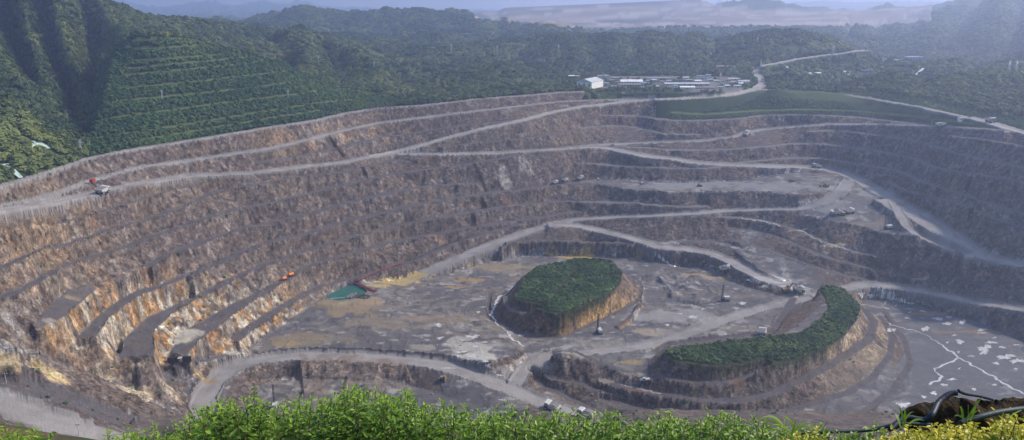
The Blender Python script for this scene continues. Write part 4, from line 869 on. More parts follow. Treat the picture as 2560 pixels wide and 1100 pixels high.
# ---------------------------------------------------------------- the planted edge of the viewpoint, a few metres away
def knoll():
    us = np.linspace(-1.6, 1.6, 130); ys = np.array([-3, -1, 0, .8, 1.4, 1.9, 2.3, 2.7, 3.1, 3.5, 3.9, 4.4, 5, 6, 8, 11, 16, 24, 36, 50, 62.]); zs = np.array([-1.65, -1.65, -1.66, -1.7, -1.85, -2.05, -2.25, -2.45, -2.62, -2.85, -3.3, -4.1, -5.0, -6.6, -9.3, -13, -18, -25, -35, -46, -55])
    V, Fc = [], []
    for y_, z_ in zip(ys, zs):
        for u in us:
            x = u * max(y_, 4.5); n = float(vnoise(np.array([x * 2.2]), np.array([y_ * 2.2]), 5)[0]) * .16 + float(vnoise(np.array([x * 9]), np.array([y_ * 9]), 6)[0]) * .04
            V.append((x, y_, z_ + n - .1 + CAMZ))
    w = len(us)
    for a in range(len(ys) - 1):
        for b in range(w - 1): Fc.append((a * w + b, a * w + b + 1, (a + 1) * w + b + 1, (a + 1) * w + b))
    t = NT('soil'); g = t.n('ShaderNodeNewGeometry'); n = t.noise(g.outputs['Position'], 6, 5, .6); t.l(t.mixc(t.map(n, .35, .65, 0, 1), (.20, .085, .03), (.09, .05, .025)), t.b.inputs['Base Color']); t.bump(t.noise(g.outputs['Position'], 25, 5, .6), .8, .03)
    o = new_mesh_obj('viewpoint_slope', V, Fc, t.m, smooth=True); o['kind'] = 'structure'; return o
knoll()
def fg(px, py, Y):              # a point of the planting Y metres ahead
    x, y_, z = atY(px, py, Y); return Vector((x, y_, z + CAMZ))
MLEAF = leaf_material('hedge_leaf', (.045, .120, .012), (.25, .385, .050), .35, ('age', 'GEOMETRY'), .42)
MGOLD = leaf_material('golden_leaf', (.12, .19, .014), (.58, .50, .03), .30, ('age', 'GEOMETRY'), .45)
MBLADE = leaf_material('grass_blade', (.10, .22, .02), (.30, .42, .10), .35, ('age', 'GEOMETRY'), .45)
def plain(name, col, rough=.7, metal=0.0, spec=.3, noise=None):
    t = NT(name); t.b.inputs['Roughness'].default_value = rough; t.b.inputs['Metallic'].default_value = metal; t.b.inputs['Specular IOR Level'].default_value = spec
    g = t.n('ShaderNodeTexCoord'); n = t.noise(g.outputs['Object'], noise or 1.2, 4, .6)
    t.l(t.mixc(t.map(n, .3, .7, 0, 1), tuple(c * .8 for c in col), tuple(min(1, c * 1.12) for c in col)), t.b.inputs['Base Color']); return t.m
MSTEM = plain('bark', (.10, .075, .045), .85)
class Leaves:
    def __init__(s, seed): s.V, s.F, s.A, s.r = [], [], [], random.Random(seed)
    def leaf(s, p, d, up, L, W, age, curl=.25):
        d = d.normalized(); side = d.cross(up)
        if side.length < 1e-3: side = d.orthogonal()
        side.normalize(); n = side.cross(d).normalized(); i = len(s.V)
        tip = p + d * L - n * L * curl
        s.V += [p, p + d * L * .35 + side * W * .5 + n * W * .12, p + d * L * .72 + side * W * .38 - n * L * curl * .4 + n * W * .1, tip, p + d * L * .72 - side * W * .38 - n * L * curl * .4 + n * W * .1, p + d * L * .35 - side * W * .5 + n * W * .12, p + d * L * .5 - n * L * curl * .15 - n * W * .1]
        s.F += [(i, i + 1, i + 6), (i + 1, i + 2, i + 6), (i + 2, i + 3, i + 6), (i + 3, i + 4, i + 6), (i + 4, i + 5, i + 6), (i + 5, i, i + 6)]; s.A += [age] * 7
    def build(s, name, mat, parent):
        o = new_mesh_obj(name, s.V, s.F, mat, parent); a = o.data.attributes.new('age', 'FLOAT', 'POINT'); a.data.foreach_set('value', np.array(s.A, np.float32)); return o
def tube_mesh(P, R, seg=6):
    P = [Vector(p) for p in P]; V, Fc = [], []
    if not isinstance(R, (list, tuple)): R = [R] * len(P)
    for k, p in enumerate(P):
        d = (P[min(k + 1, len(P) - 1)] - P[max(k - 1, 0)]).normalized(); a = d.orthogonal().normalized() if abs(d.z) > .9 else d.cross(Vector((0, 0, 1))).normalized(); b = d.cross(a)
        for q_ in range(seg): th = 2 * math.pi * q_ / seg; V.append(p + (a * math.cos(th) + b * math.sin(th)) * R[k])
    for k in range(len(P) - 1):
        for q_ in range(seg): Fc.append((k * seg + q_, k * seg + (q_ + 1) % seg, (k + 1) * seg + (q_ + 1) % seg, (k + 1) * seg + q_))
    Fc += [tuple(range(seg))[::-1], tuple((len(P) - 1) * seg + k for k in range(seg))]
    return V, Fc
def empty(name, loc, rz=0.0):
    o = bpy.data.objects.new(name, None); COL.objects.link(o); o.location = loc; o.rotation_euler.z = rz; o.empty_display_size = .5; return o
def localise(root, V): return [Vector(v) - root.location for v in V]
def top_y(px): return float(np.interp(px, [270, 330, 400, 450, 490, 540, 600, 650, 700, 760, 810, 880, 960, 1010, 1060, 1110, 1160, 1210, 1300, 1350, 1400, 1460, 1510, 1560, 1620, 1700, 1760, 1850, 1900, 1960, 2040, 2120, 2200, 2260], [1085, 1070, 1064, 1048, 1020, 996, 984, 1004, 1012, 996, 982, 966, 984, 986, 1002, 1010, 1024, 1034, 1022, 1030, 1034, 1028, 1022, 1038, 1048, 1034, 1038, 1038, 1050, 1064, 1076, 1074, 1074, 1080]))
def shrub(idx, x0, x1, name, label, mat, gold=False, dens=1.0, Y0=3.0, topf=top_y, stretch=1.0, group=None):
    r = random.Random(900 + idx); root = empty(name, fg((x0 + x1) / 2, 1140, Y0)); root.location.z = CAMZ - 2.62
    L = Leaves(idx); SV, SF = [], []
    w = x1 - x0; nsh = int(w / 3.0 * dens)
    for k in range(nsh):
        px = r.uniform(x0 - 8, x1 + 8); Y = Y0 + r.uniform(-.28, .40); ty = topf(px) + r.triangular(-4, 70, 8) + 9 * math.sin(px * .045 + idx) + 6 * math.sin(px * .11 + 2 * idx) + (r.random() < .09) * r.uniform(-30, -6)
        tip = fg(px, ty, Y); foot = Vector((tip.x + r.gauss(0, .22), tip.y + r.gauss(0, .12), CAMZ - 2.60))
        mid = (tip + foot) / 2 + Vector((r.uniform(-.04, .04), r.uniform(-.04, .04), 0)); pts = [foot, mid, tip]
        V, Fc = tube_mesh(pts, [.004, .0025, .001], 4); o = len(SV); SV += V; SF += [tuple(q_ + o for q_ in f) for f in Fc]
        ln = (tip - foot).length; axis = (tip - mid).normalized(); sp_ = .017 if not gold else .015
        nn = int(min(ln * .62, .42) / sp_)
        for q_ in range(nn):
            f = q_ / max(nn - 1, 1); p = tip + (mid - tip).normalized() * f * min(ln * .5, .40); th = q_ * 2.4 + r.uniform(-.5, .5) + k
            for sgn in (0, math.pi):
                d = Vector((math.cos(th + sgn), math.sin(th + sgn), r.uniform(.15, .75) + (1 - f) * .25))
                p2 = p + Vector((r.uniform(-1, 1), r.uniform(-1, 1), r.uniform(-.5, .5))) * .07 * min(1, f * 4)
                Ls = r.uniform(.019, .036) * (.65 + .5 * min(1, f * 4)) * stretch
                age = min(1, max(0, r.gauss(.42, .22) + (.35 if f < .12 else 0) - f * .25))
                L.leaf(p2, d, Vector((0, 0, 1)), Ls, Ls * r.uniform(.42, .58), age, r.uniform(.05, .4))
    L.V = localise(root, L.V); L.build('foliage', mat, root); new_mesh_obj('stem', localise(root, SV), SF, MSTEM, root)
    return tag(root, label, 'shrub', group)
HB = [(270, 480), (475, 720), (715, 960), (955, 1200), (1195, 1440), (1435, 1680), (1675, 1920), (1900, 2230)]
HL = ['low sparse light green shrub above the grey road corner, left end of the hedge', 'bushy green hedge shrub below the bend of the curved haul road', 'tall green hedge shrub with the highest shoots, below the rubble heap',
      'green hedge shrub below the flat grey floor left of the parked haul trucks', 'green hedge shrub right below the haul truck on the lower road', 'green hedge shrub below the dark spur of rock and its track',
      'green hedge shrub below the left end of the crescent mound', 'low green hedge shrub beside the yellow leaved bush and pale grass']
for k, ((a, b), l) in enumerate(zip(HB, HL)): shrub(k, a, b, 'hedge_shrub', l, MLEAF, dens=.75 if k == 0 else (1.0 if k < 7 else .8), group='clipped hedge at the viewpoint')
shrub(20, -60, 110, 'low_shrub', 'small green shrub in the lower left corner on brown soil', MLEAF, topf=lambda p: float(np.interp(p, [-60, 0, 40, 80, 110], [1055, 1066, 1072, 1082, 1092])), dens=.8)
gt = lambda p: float(np.interp(p, [2190, 2240, 2300, 2340, 2370, 2400, 2450, 2500, 2560, 2640], [1092, 1080, 1070, 1060, 1042, 1056, 1064, 1050, 1052, 1048]))
for k, (a, b, l) in enumerate([(2200, 2330, 'small yellow leaved bush left of the tall golden shoots'), (2325, 2440, 'bright yellow leaved bush with the tallest golden shoots, under the black hose'), (2435, 2660, 'yellow leaved bush at the right edge below the dark earth bank')]):
    shrub(40 + k, a, b, 'golden_bush', l, MGOLD, True, 1.1, 2.75, gt, 1.15, 'golden bushes by the earth bank')
shrub(50, 1960, 2060, 'golden_bush', 'low yellow tinted bush growing out of the pale grass tuft', MGOLD, True, .6, 2.85, lambda p: 1082.0, 1.0, 'golden bushes by the earth bank')
def tuft(seed, px, py_base, Y, blades, label):
    r = random.Random(seed); root = empty('grass_tuft', fg(px, py_base, Y)); V, Fc, A = [], [], []
    for (tx, ty, bend, wd, age) in blades:
        b0 = fg(px + r.uniform(-14, 14), py_base + r.uniform(0, 10), Y + r.uniform(-.05, .05)); t1 = fg(tx, ty, Y + r.uniform(-.08, .08)); i = len(V); n = 9
        m1 = (b0 + t1) / 2 + Vector((0, 0, bend)); side = Vector((1, .25, 0)).normalized() if abs(t1.x - b0.x) < abs(t1.z - b0.z) else Vector((.2, .5, .85)).normalized()
        for k in range(n):
            f = k / (n - 1); p = b0 * (1 - f) ** 2 + m1 * 2 * f * (1 - f) + t1 * f * f; w = wd * math.sin(math.pi * min(1, .18 + f * .82)) ** .7 * (1 if f < .98 else .05)
            V += [p - side * w * .5, p + Vector((0, -.002, -w * .12)), p + side * w * .5]; A += [age + f * .15] * 3
            if k: a = i + (k - 1) * 3; Fc += [(a, a + 1, a + 4, a + 3), (a + 1, a + 2, a + 5, a + 4)]
    o = new_mesh_obj('blade', localise(root, V), Fc, MBLADE, root, smooth=True); at_ = o.data.attributes.new('age', 'FLOAT', 'POINT'); at_.data.foreach_set('value', np.clip(np.array(A, np.float32), 0, 1))
    return tag(root, label, 'grass', 'grass tufts among the planting')
tuft(1, 1985, 1090, 2.8, [(1900, 1048, .10, .012, .85), (1905, 1058, .07, .012, .95), (1925, 1066, .05, .010, .9), (1955, 1040, .05, .014, .3), (1990, 1046, .03, .013, .2), (2030, 1058, .06, .012, .8), (2034, 1074, .07, .010, .9), (1912, 1075, .04, .010, .8), (2010, 1050, .02, .012, .35)], 'pale tuft of long arching grass blades right of the hedge')
tuft(2, 2252, 1062, 2.9, [(2245, 1012, .02, .012, .25), (2262, 1022, .03, .012, .3), (2285, 1030, .05, .010, .35), (2236, 1030, .02, .012, .3), (2310, 1052, .04, .010, .6)], 'short green grass tuft left of the black hose loop')
tuft(3, 2415, 1062, 2.9, [(2458, 990, .03, .016, .3), (2420, 1012, .02, .015, .2), (2398, 1015, .05, .012, .3), (2440, 1018, .05, .014, .25), (2385, 1040, .05, .010, .4), (2452, 1035, .08, .012, .45)], 'tall green grass tuft with one long leaning blade before the earth bank')
tuft(4, 2505, 1070, 2.9, [(2510, 1030, .03, .010, .3), (2480, 1040, .04, .010, .35), (2540, 1042, .04, .010, .35), (2556, 1025, .03, .011, .3)], 'small grass tuft at the right edge under the lower hose')
# dark earth bank and the hoses lying over it
def bank():
    root = fg(2420, 1040, 3.3); V, Fc = [], []; nx, nz = 60, 26
    for a in range(nz):
        for b in range(nx):
            px = 2258 + (2720 - 2258) * b / (nx - 1); ty = float(np.interp(px, [2235, 2262, 2300, 2340, 2380, 2400, 2440, 2480, 2530, 2600, 2720], [1066, 1034, 1016, 1016, 1004, 1001, 1004, 1009, 1009, 1007, 1004]))
            f = a / (nz - 1); top = fg(px, ty, 3.35); n1_ = float(vnoise(np.array([b * .9]), np.array([a * .9]), 3)[0]); n2_ = float(vnoise(np.array([b * .31]), np.array([a * .3]), 4)[0])
            g_ = f * 1.25
            p = Vector((top.x, top.y + .12 - .40 * f + (n1_ - .5) * .02 + (n2_ - .5) * .07, top.z - .6 * max(0, f - .2) ** 1.2 + (n1_ - .5) * .012 * (f > .05) - (.9 * (.2 - f) if f < .2 else 0)))
            V.append(p)
    for a in range(nz - 1):
        for b in range(nx - 1): Fc.append((a * nx + b, (a + 1) * nx + b, (a + 1) * nx + b + 1, a * nx + b + 1))
    t = NT('shadowed_earth'); g = t.n('ShaderNodeNewGeometry'); n = t.noise(g.outputs['Position'], 14, 5, .65); t.l(t.mixc(t.map(n, .38, .66, 0, 1), (.010, .009, .008), (.075, .045, .02)), t.b.inputs['Base Color']); t.bump(t.noise(g.outputs['Position'], 45, 5, .6), 1, .03)  # brown earth, with the bank's black shadows mixed in as colour
    o = new_mesh_obj('earth_bank', [v - root for v in V], Fc, t.m, smooth=True); o.location = root
    return tag(o, 'dark brown earth bank behind the yellow bushes at the right', 'bank')
bank()
MHOSE = plain('black_blue_hose', (.010, .020, .040), .5, 0, .3, 6); MPIPE = plain('dark_green_pipe', (.014, .036, .040), .55, 0, .3, 6)
def hose(pts, rad, mat, label, Y=3.0):
    ctl = [fg(a, b, c) for a, b, c in pts]; P = []
    for k in range(len(ctl) - 1):
        p0, p1, p2, p3 = ctl[max(k - 1, 0)], ctl[k], ctl[k + 1], ctl[min(k + 2, len(ctl) - 1)]
        for s_ in range(10):
            t = s_ / 10; P.append(.5 * ((2 * p1) + (p2 - p0) * t + (2 * p0 - 5 * p1 + 4 * p2 - p3) * t * t + (3 * p1 - p0 - 3 * p2 + p3) * t ** 3))
    P.append(ctl[-1]); r = random.Random(3); R = [rad * (.92 + .03 * math.sin(k * 1.9) + r.uniform(-.03, .03)) for k in range(len(P))]
    root = P[0].copy(); V, Fc = tube_mesh([p - root for p in P], R, 10); o = new_mesh_obj('hose', V, Fc, mat, smooth=True); o.location = root
    return tag(o, label, 'hose', 'hoses along the planting')
hose([(2225, 1075, 2.95), (2262, 1045, 3.0), (2310, 1050, 2.98), (2330, 1036, 2.98), (2346, 1006, 3.05), (2372, 986, 3.08), (2392, 982, 3.08)], .014, MHOSE, 'black blue hose arching over the earth bank to its tied end')
hose([(2396, 977, 3.1), (2415, 984, 3.12), (2450, 990, 3.2), (2480, 998, 3.3)], .009, MHOSE, 'thin dark hose end lying along the top of the earth bank')
hose([(2400, 1058, 2.9), (2450, 1042, 2.92), (2500, 1030, 2.95), (2560, 1022, 2.98), (2660, 1012, 3.0)], .014, MPIPE, 'dark green hose running to the right edge below the bank')
hose([(2000, 1088, 2.95), (2060, 1080, 2.95), (2120, 1078, 2.96), (2180, 1074, 2.97), (2250, 1060, 2.97), (2330, 1062, 2.96)], .009, MPIPE, 'thin dark pipe half hidden by grass left of the yellow bushes')

# ---------------------------------------------------------------- machines, buildings and other things
class MB:
    """collects simple solids into one mesh"""
    def __init__(s): s.V, s.F = [], []
    def add(s, V, Fc): o = len(s.V); s.V += [Vector(v) for v in V]; s.F += [tuple(k + o for k in f) for f in Fc]; return s
    def box(s, x0, x1, y0, y1, z0, z1, M=None, taper=0.0):
        t = taper; V = [Vector(p) for p in ((x0, y0, z0), (x1, y0, z0), (x1, y1, z0), (x0, y1, z0), (x0 + t, y0 + t, z1), (x1 - t, y0 + t, z1), (x1 - t, y1 - t, z1), (x0 + t, y1 - t, z1))]
        if M: V = [M @ v for v in V]
        return s.add(V, [(0, 3, 2, 1), (4, 5, 6, 7), (0, 1, 5, 4), (1, 2, 6, 5), (2, 3, 7, 6), (3, 0, 4, 7)])
    def prism(s, prof, y0, y1):         # x-z outline extruded along y
        n = len(prof); return s.add([(x, y0, z) for x, z in prof] + [(x, y1, z) for x, z in prof], [tuple(range(n)), tuple(range(2 * n - 1, n - 1, -1))] + [(k, k + n, (k + 1) % n + n, (k + 1) % n) for k in range(n)])
    def cyl(s, p0, p1, r, seg=12, r1=None):
        V, Fc = tube_mesh([p0, p1], [r, r1 if r1 is not None else r], seg); return s.add(V, Fc)
    def bar(s, p0, p1, w): return s.cyl(p0, p1, w, 4)
    def build(s, name, mat, parent=None, smooth=False):
        me = bpy.data.meshes.new(name); me.from_pydata(s.V, [], s.F); me.update(); bm = bmesh.new(); bm.from_mesh(me); bmesh.ops.recalc_face_normals(bm, faces=bm.faces); bm.to_mesh(me); bm.free(); me.materials.append(mat)
        o = bpy.data.objects.new(name, me); COL.objects.link(o)
        if parent: o.parent = parent
        return o
def copy_tree(o, parent=None):
    c = o.copy(); COL.objects.link(c); c.parent = parent
    for ch in list(o.children): copy_tree(ch, c)
    return c
MWHITE = plain('white_paint', (.46, .46, .45), .5, 0, .4); MCREAM = plain('dusty_cream_paint', (.36, .335, .29), .6); MDARK = plain('dark_steel', (.045, .045, .05), .6, .2); MTYRE = plain('tyre_rubber', (.025, .025, .027), .85)
MYEL = plain('dusty_yellow_paint', (.24, .18, .085), .6); MGREY = plain('grey_steel', (.22, .22, .23), .55, .2); MGLASS = plain('dark_glass', (.02, .025, .03), .12, 0, .6); MORANGE = plain('orange_paint', (.75, .20, .025), .5); MRED = plain('red_paint', (.32, .05, .035), .6)
MWALLW = plain('white_render', (.66, .66, .64), .8, noise=.2); MWALLG = plain('grey_render', (.36, .35, .34), .85, noise=.2); MROOFG = plain('grey_sheet_roof', (.42, .43, .44), .5, noise=.15); MROOFW = plain('white_sheet_roof', (.72, .73, .74), .45, noise=.15); MROOFB = plain('blue_sheet_roof', (.16, .27, .50), .5, noise=.15); MROOFD = plain('dull_tile_roof', (.20, .17, .16), .8, noise=.3)
MCONC = plain('concrete', (.36, .34, .31), .9, noise=.3); MGALV = plain('galvanised_steel', (.52, .54, .56), .45, .3); MNET = plain('pale_green_slope_net', (.36, .47, .43), .9, noise=.4); MWOOD = plain('weathered_wood', (.17, .12, .085), .85)

def haul_truck():
    t = empty('haul_truck', (0, 0, 0))
    MB().box(-4.4, 3.9, -1.0, 1.0, 1.3, 2.1).box(2.6, 4.5, -2.4, 2.4, 1.5, 2.9).build('chassis', MCREAM, t)
    MB().prism([(2.1, 2.9), (4.3, 2.9), (4.3, 4.0), (3.9, 4.6), (2.1, 4.6)], .2, 2.3).build('cab', MCREAM, t)
    MB().box(3.98, 4.36, .4, 2.1, 3.45, 4.25, taper=.02).build('windscreen', MGLASS, t)
    MB().prism([(-5.0, 2.9), (-4.4, 2.2), (1.4, 2.3), (1.9, 4.7), (4.2, 5.0), (4.2, 5.2), (1.6, 5.2), (1.2, 4.6), (-5.2, 4.1)], -2.9, 2.9).build('dump_bed', MWHITE, t)
    MB().prism([(-4.6, 4.25), (-3.4, 4.75), (-1.4, 5.15), (.2, 5.0), (1.1, 4.65)], -2.4, 2.4).build('ore_load', MGREYROCK, t)
    for x, y0, y1 in ((2.9, -2.9, -1.8), (2.9, 1.8, 2.9), (-2.8, -2.9, -1.1), (-2.8, 1.1, 2.9)):
        w = MB().cyl((x, y0, 1.3), (x, y1, 1.3), 1.3, 16).build('wheel', MTYRE, t); MB().cyl((x, y0 - .03, 1.3), (x, y1 + .03, 1.3), .62, 10).build('rim', MCREAM, w)
    for y0 in (-2.0, 1.5): MB().box(4.5, 4.58, y0, y0 + .5, 1.9, 2.3).build('headlight', MGLASS, t)
    MB().box(4.5, 4.6, -1.1, 1.1, 1.7, 2.8).build('grille', MDARK, t)
    return t
MGREYROCK = plain('broken_ore', (.17, .155, .15), .95, noise=2)
def excavator():
    t = empty('excavator', (0, 0, 0))
    for y0 in (-2.2, 1.3): MB().prism([(-2.6, .35), (-2.1, 0), (2.1, 0), (2.6, .35), (2.6, .8), (2.1, 1.15), (-2.1, 1.15), (-2.6, .8)], y0, y0 + .9).build('track', MDARK, t)
    MB().box(-2.9, 1.9, -1.7, 1.7, 1.3, 3.0).build('engine_house', MYEL, t); MB().box(-3.4, -2.7, -1.6, 1.6, 1.4, 2.8, taper=.1).build('counterweight', MDARK, t)
    c = MB().prism([(.6, 3.0), (2.1, 3.0), (2.1, 3.8), (1.8, 4.4), (.6, 4.4)], .5, 1.7).build('cab', MYEL, t); MB().box(1.72, 2.13, .6, 1.6, 3.3, 4.1).build('window', MGLASS, c)
    MB().prism([(1.4, 2.4), (1.9, 2.2), (4.2, 5.6), (6.4, 5.4), (6.4, 5.9), (4.0, 6.4)], -.4, .3).build('boom', MYEL, t)
    MB().prism([(6.0, 5.8), (6.6, 5.6), (7.6, 2.4), (7.2, 2.2)], -.3, .2).build('stick', MYEL, t)
    MB().prism([(7.1, 2.6), (8.2, 2.2), (8.0, 1.0), (6.9, .7), (6.4, 1.4)], -.9, .8).build('bucket', MDARK, t)
    return t
def drill_rig():
    t = empty('drill_rig', (0, 0, 0))
    for y0 in (-2.0, 1.2): MB().prism([(-3.0, .3), (-2.5, 0), (2.5, 0), (3.0, .3), (3.0, .7), (2.5, 1.0), (-2.5, 1.0), (-3.0, .7)], y0, y0 + .8).build('track', MDARK, t)
    MB().box(-4.2, 3.4, -1.7, 1.7, 1.2, 1.7).build('deck', MDARK, t); MB().box(-4.0, .9, -1.5, 1.5, 1.72, 4.0, taper=.08).build('machinery_house', MWHITE, t)
    c = MB().box(1.2, 2.6, -1.7, -.1, 1.72, 3.9).build('cab', MWHITE, t); MB().box(2.58, 2.66, -1.5, -.3, 2.7, 3.6).build('window', MGLASS, c)
    m = MB()
    for x, y in ((2.7, .2), (3.6, .2), (2.7, 1.2), (3.6, 1.2)): m.bar((x, y, .6), (x, y, 15.5), .12)
    for k in range(12):
        z = 1.2 + k * 1.2
        m.bar((2.7, .2, z), (3.6, .2, z + 1.2), .07).bar((3.6, 1.2, z), (2.7, 1.2, z + 1.2), .07).bar((2.7, .2, z), (2.7, 1.2, z + 1.2), .07).bar((3.6, .2, z), (3.6, 1.2, z + 1.2), .07)
    ms = m.build('mast', MDARK, t); MB().cyl((3.15, .7, .1), (3.15, .7, 14.5), .2, 8).build('drill_pipe', MGREY, ms)
    for y in (-1.6, 1.4): MB().cyl((-3.9, y, 0), (-3.9, y, 1.3), .2, 8).build('levelling_jack', MGREY, t)
    return t
def bulldozer():
    t = empty('bulldozer', (0, 0, 0))
    for y0 in (-1.9, 1.1): MB().prism([(-2.3, .5), (-1.8, 0), (1.8, 0), (2.3, .5), (1.6, 1.2), (-1.6, 1.2)], y0, y0 + .8).build('track', MDARK, t)
    MB().box(-1.8, 2.2, -1.05, 1.05, .7, 2.2, taper=.05).build('engine_house', MYEL, t); c = MB().box(-1.5, .3, -.9, .9, 2.2, 3.6, taper=.12).build('cab', MYEL, t); MB().box(-1.3, .34, -.7, .7, 2.6, 3.3).build('window', MGLASS, c)
    MB().prism([(2.7, .1), (3.1, .2), (2.9, .9), (3.1, 1.7), (2.8, 1.7), (2.6, .9)], -2.2, 2.2).build('blade', MGREY, t)
    for y in (-1.3, 1.2): MB().box(0, 2.8, y, y + .15, .5, .75).build('push_arm', MDARK, t)
    return t
def pickup():
    t = empty('pickup_truck', (0, 0, 0))
    MB().box(-2.6, 2.6, -.9, .9, .5, 1.05, taper=.03).build('body', MWHITE, t); c = MB().box(-.5, 1.3, -.85, .85, 1.05, 1.85, taper=.15).build('cab', MWHITE, t); MB().box(-.38, 1.18, -.87, .87, 1.2, 1.65).build('window', MGLASS, c)
    for x in (-1.6, 1.6):
        for y in (-.95, .75): MB().cyl((x, y, .4), (x, y + .2, .4), .4, 10).build('wheel', MTYRE, t)
    for y in (-.8, .5): MB().box(2.6, 2.66, y, y + .3, .7, .9).build('headlight', MGLASS, t)
    return t
PROTO = {}
def road_heading(name, p):
    Q = ROADS[name][0]; k = int(np.argmin(np.hypot(Q[:, 0] - p.x, Q[:, 1] - p.y))); a, b = Q[max(0, k - 8)], Q[min(len(Q) - 1, k + 8)]
    return math.atan2(b[1] - a[1], b[0] - a[0])
def place(fn, px, py, head, label, cat, group, scale=1.0, flip=False):
    p = raycast(px, py)
    if fn not in PROTO: PROTO[fn] = o = fn()
    else: o = copy_tree(PROTO[fn])
    h = road_heading(head, p) if isinstance(head, str) else math.radians(head)
    if flip: h += math.pi
    # sit on the ground under the running gear, tilted with it
    e = 2.2; d = Vector((math.cos(h), math.sin(h))); s = Vector((-d.y, d.x))
    zf, zb = ground(p.x + d.x * e, p.y + d.y * e), ground(p.x - d.x * e, p.y - d.y * e); zl, zr = ground(p.x + s.x * e, p.y + s.y * e), ground(p.x - s.x * e, p.y - s.y * e)
    pit_ = max(-.2, min(.2, math.atan2(zf - zb, 2 * e))); rol = max(-.15, min(.15, math.atan2(zl - zr, 2 * e)))
    o.location = (p.x, p.y, max((zf + zb) / 2, (zl + zr) / 2, p.z) - .05); o.rotation_mode = 'XYZ'; o.rotation_euler = (rol, -pit_, h); o.scale = (scale,) * 3
    return tag(o, label, cat, group)
G1 = 'haul trucks in the mine'
for px, py, hd, fl, lab in [(257, 485, 'left', 0, 'white haul truck on the left wall road below the red hut'), (1866, 338, 'right_upper', 0, 'haul truck climbing the upper right road, left of the green bank end'),
        (2352, 318, 'right_upper', 1, 'haul truck on the upper right road under the wide green bank'), (2040, 420, 'right_haul', 1, 'haul truck on the right haul road at the top of the grey bench'),
        (1815, 677, -15, 0, 'haul truck on the floor by the yellow stains behind the drill'), (1906, 838, 65, 0, 'haul truck seen from behind inside the curve of the crescent mound'),
        (1377, 1024, 'curve', 1, 'haul truck at the hedge on the lower road, left of the two'), (1463, 1046, 'curve', 1, 'haul truck half hidden by the hedge on the lower road, right of the two'),
        (1996, 729, 10, 0, 'haul truck being loaded on the pale floor behind the crescent tip'), (2088, 537, 180, 0, 'haul truck left of the excavator on the drill platform'), (2122, 533, 20, 0, 'haul truck right of the excavator on the drill platform'),
        (2476, 306, 'east_wide', 0, 'haul truck on the wide road at the upper right edge'), (1388, 460, 'upper', 0, 'leftmost truck parked along the pale ledge of the back wall'), (1413, 455, 'upper', 0, 'middle truck parked along the pale ledge of the back wall'), (1452, 449, 'upper', 0, 'rightmost truck parked along the pale ledge of the back wall')]:
    place(haul_truck, px, py, hd, lab, 'truck', G1, 1.0 if px not in (1388, 1413, 1452) else .7, bool(fl))
for px, py, hd, lab, sc in [(1966, 729, 5, 'large excavator loading a truck on the pale floor behind the crescent mound', 1.25), (2104, 537, 160, 'excavator between two trucks on the drill platform', 1.0), (2064, 467, 200, 'excavator on the grey bench below the right haul road', 1.0)]:
    place(excavator, px, py, hd, lab, 'excavator', 'excavators in the mine', sc)
for px, py, hd, lab, sc in [(1498, 832, 100, 'drill rig with tall mast at the foot of the flat topped mound', .95), (1812, 752, 190, 'white drill rig with tall mast on the floor between the mounds', 1.0), (2219, 573, 185, 'drill rig with tall mast on the platform beside the right haul road', 1.0), (688, 1022, 100, 'drill rig mast rising just above the hedge inside the road loop', 1.0),
        (1496, 450, 90, 'small drill rig at the left end of the grey working bench', .55), (1604, 460, 90, 'small drill rig on the grey working bench', .55)]:
    place(drill_rig, px, py, hd, lab, 'drill rig', 'drill rigs in the mine', sc)
for px, py, hd, lab in [(1110, 950, 150, 'bulldozer on the grey floor between the hedge and the lower road'), (1759, 662, 190, 'bulldozer beside the long ramp above the yellow stains'), (1978, 454, 20, 'bulldozer on the slope above the grey working bench'), (1748, 466, 0, 'bulldozer in the middle of the grey working bench')]:
    place(bulldozer, px, py, hd, lab, 'bulldozer', 'bulldozers in the mine')
place(pickup, 1613, 953, 170, 'white pickup on the brown track left of the crescent mound', 'pickup', 'pickups in the mine', 1.2); place(pickup, 240, 452, 'upper', 'white pickup beside the red hut on the upper left road', 'pickup', 'pickups in the mine', 1.0)

def at_ground(px, py): return raycast(px, py)
def red_hut():
    p = at_ground(232, 456); o = empty('red_hut', p, road_heading('upper', p)); MB().box(-2, 2, -1.2, 1.2, 0, 2.4).build('wall', MRED, o); MB().prism([(-2.2, 2.4), (2.2, 2.4), (0, 3.1)], -1.4, 1.4).build('roof', MRED, o); MB().box(-.5, .4, -1.26, -1.2, 0, 1.9).build('door', MDARK, o)
    tag(o, 'small red hut on the upper left road of the wall', 'hut')
red_hut()
def tanks():
    for k, (px, py, ln, lab) in enumerate([(711, 700, 3.4, 'orange tank lying on the bench, the lower left of two'), (728, 690, 4.4, 'orange tank lying on the bench, the upper right and longer of two')]):
        p = at_ground(px, py); h = math.atan2(.8, .62); o = empty('storage_tank', p, h); w = MB().cyl((-ln / 2, 0, 1.7), (ln / 2, 0, 1.7), 1.15, 16); w.cyl((-ln / 2 - .4, 0, 1.7), (-ln / 2, 0, 1.7), .7, 16, 1.15).cyl((ln / 2, 0, 1.7), (ln / 2 + .4, 0, 1.7), 1.15, 16, .7); w.build('shell', MORANGE, o)
        for x in (-ln * .3, ln * .3): MB().box(x - .25, x + .25, -1.1, 1.1, -.2, 1.0).build('saddle', MDARK, o)
        MB().cyl((0, 0, 3.0), (0, 0, 3.5), .35, 10).build('hatch', MORANGE, o); tag(o, lab, 'tank', 'orange tanks on the bench')
tanks()

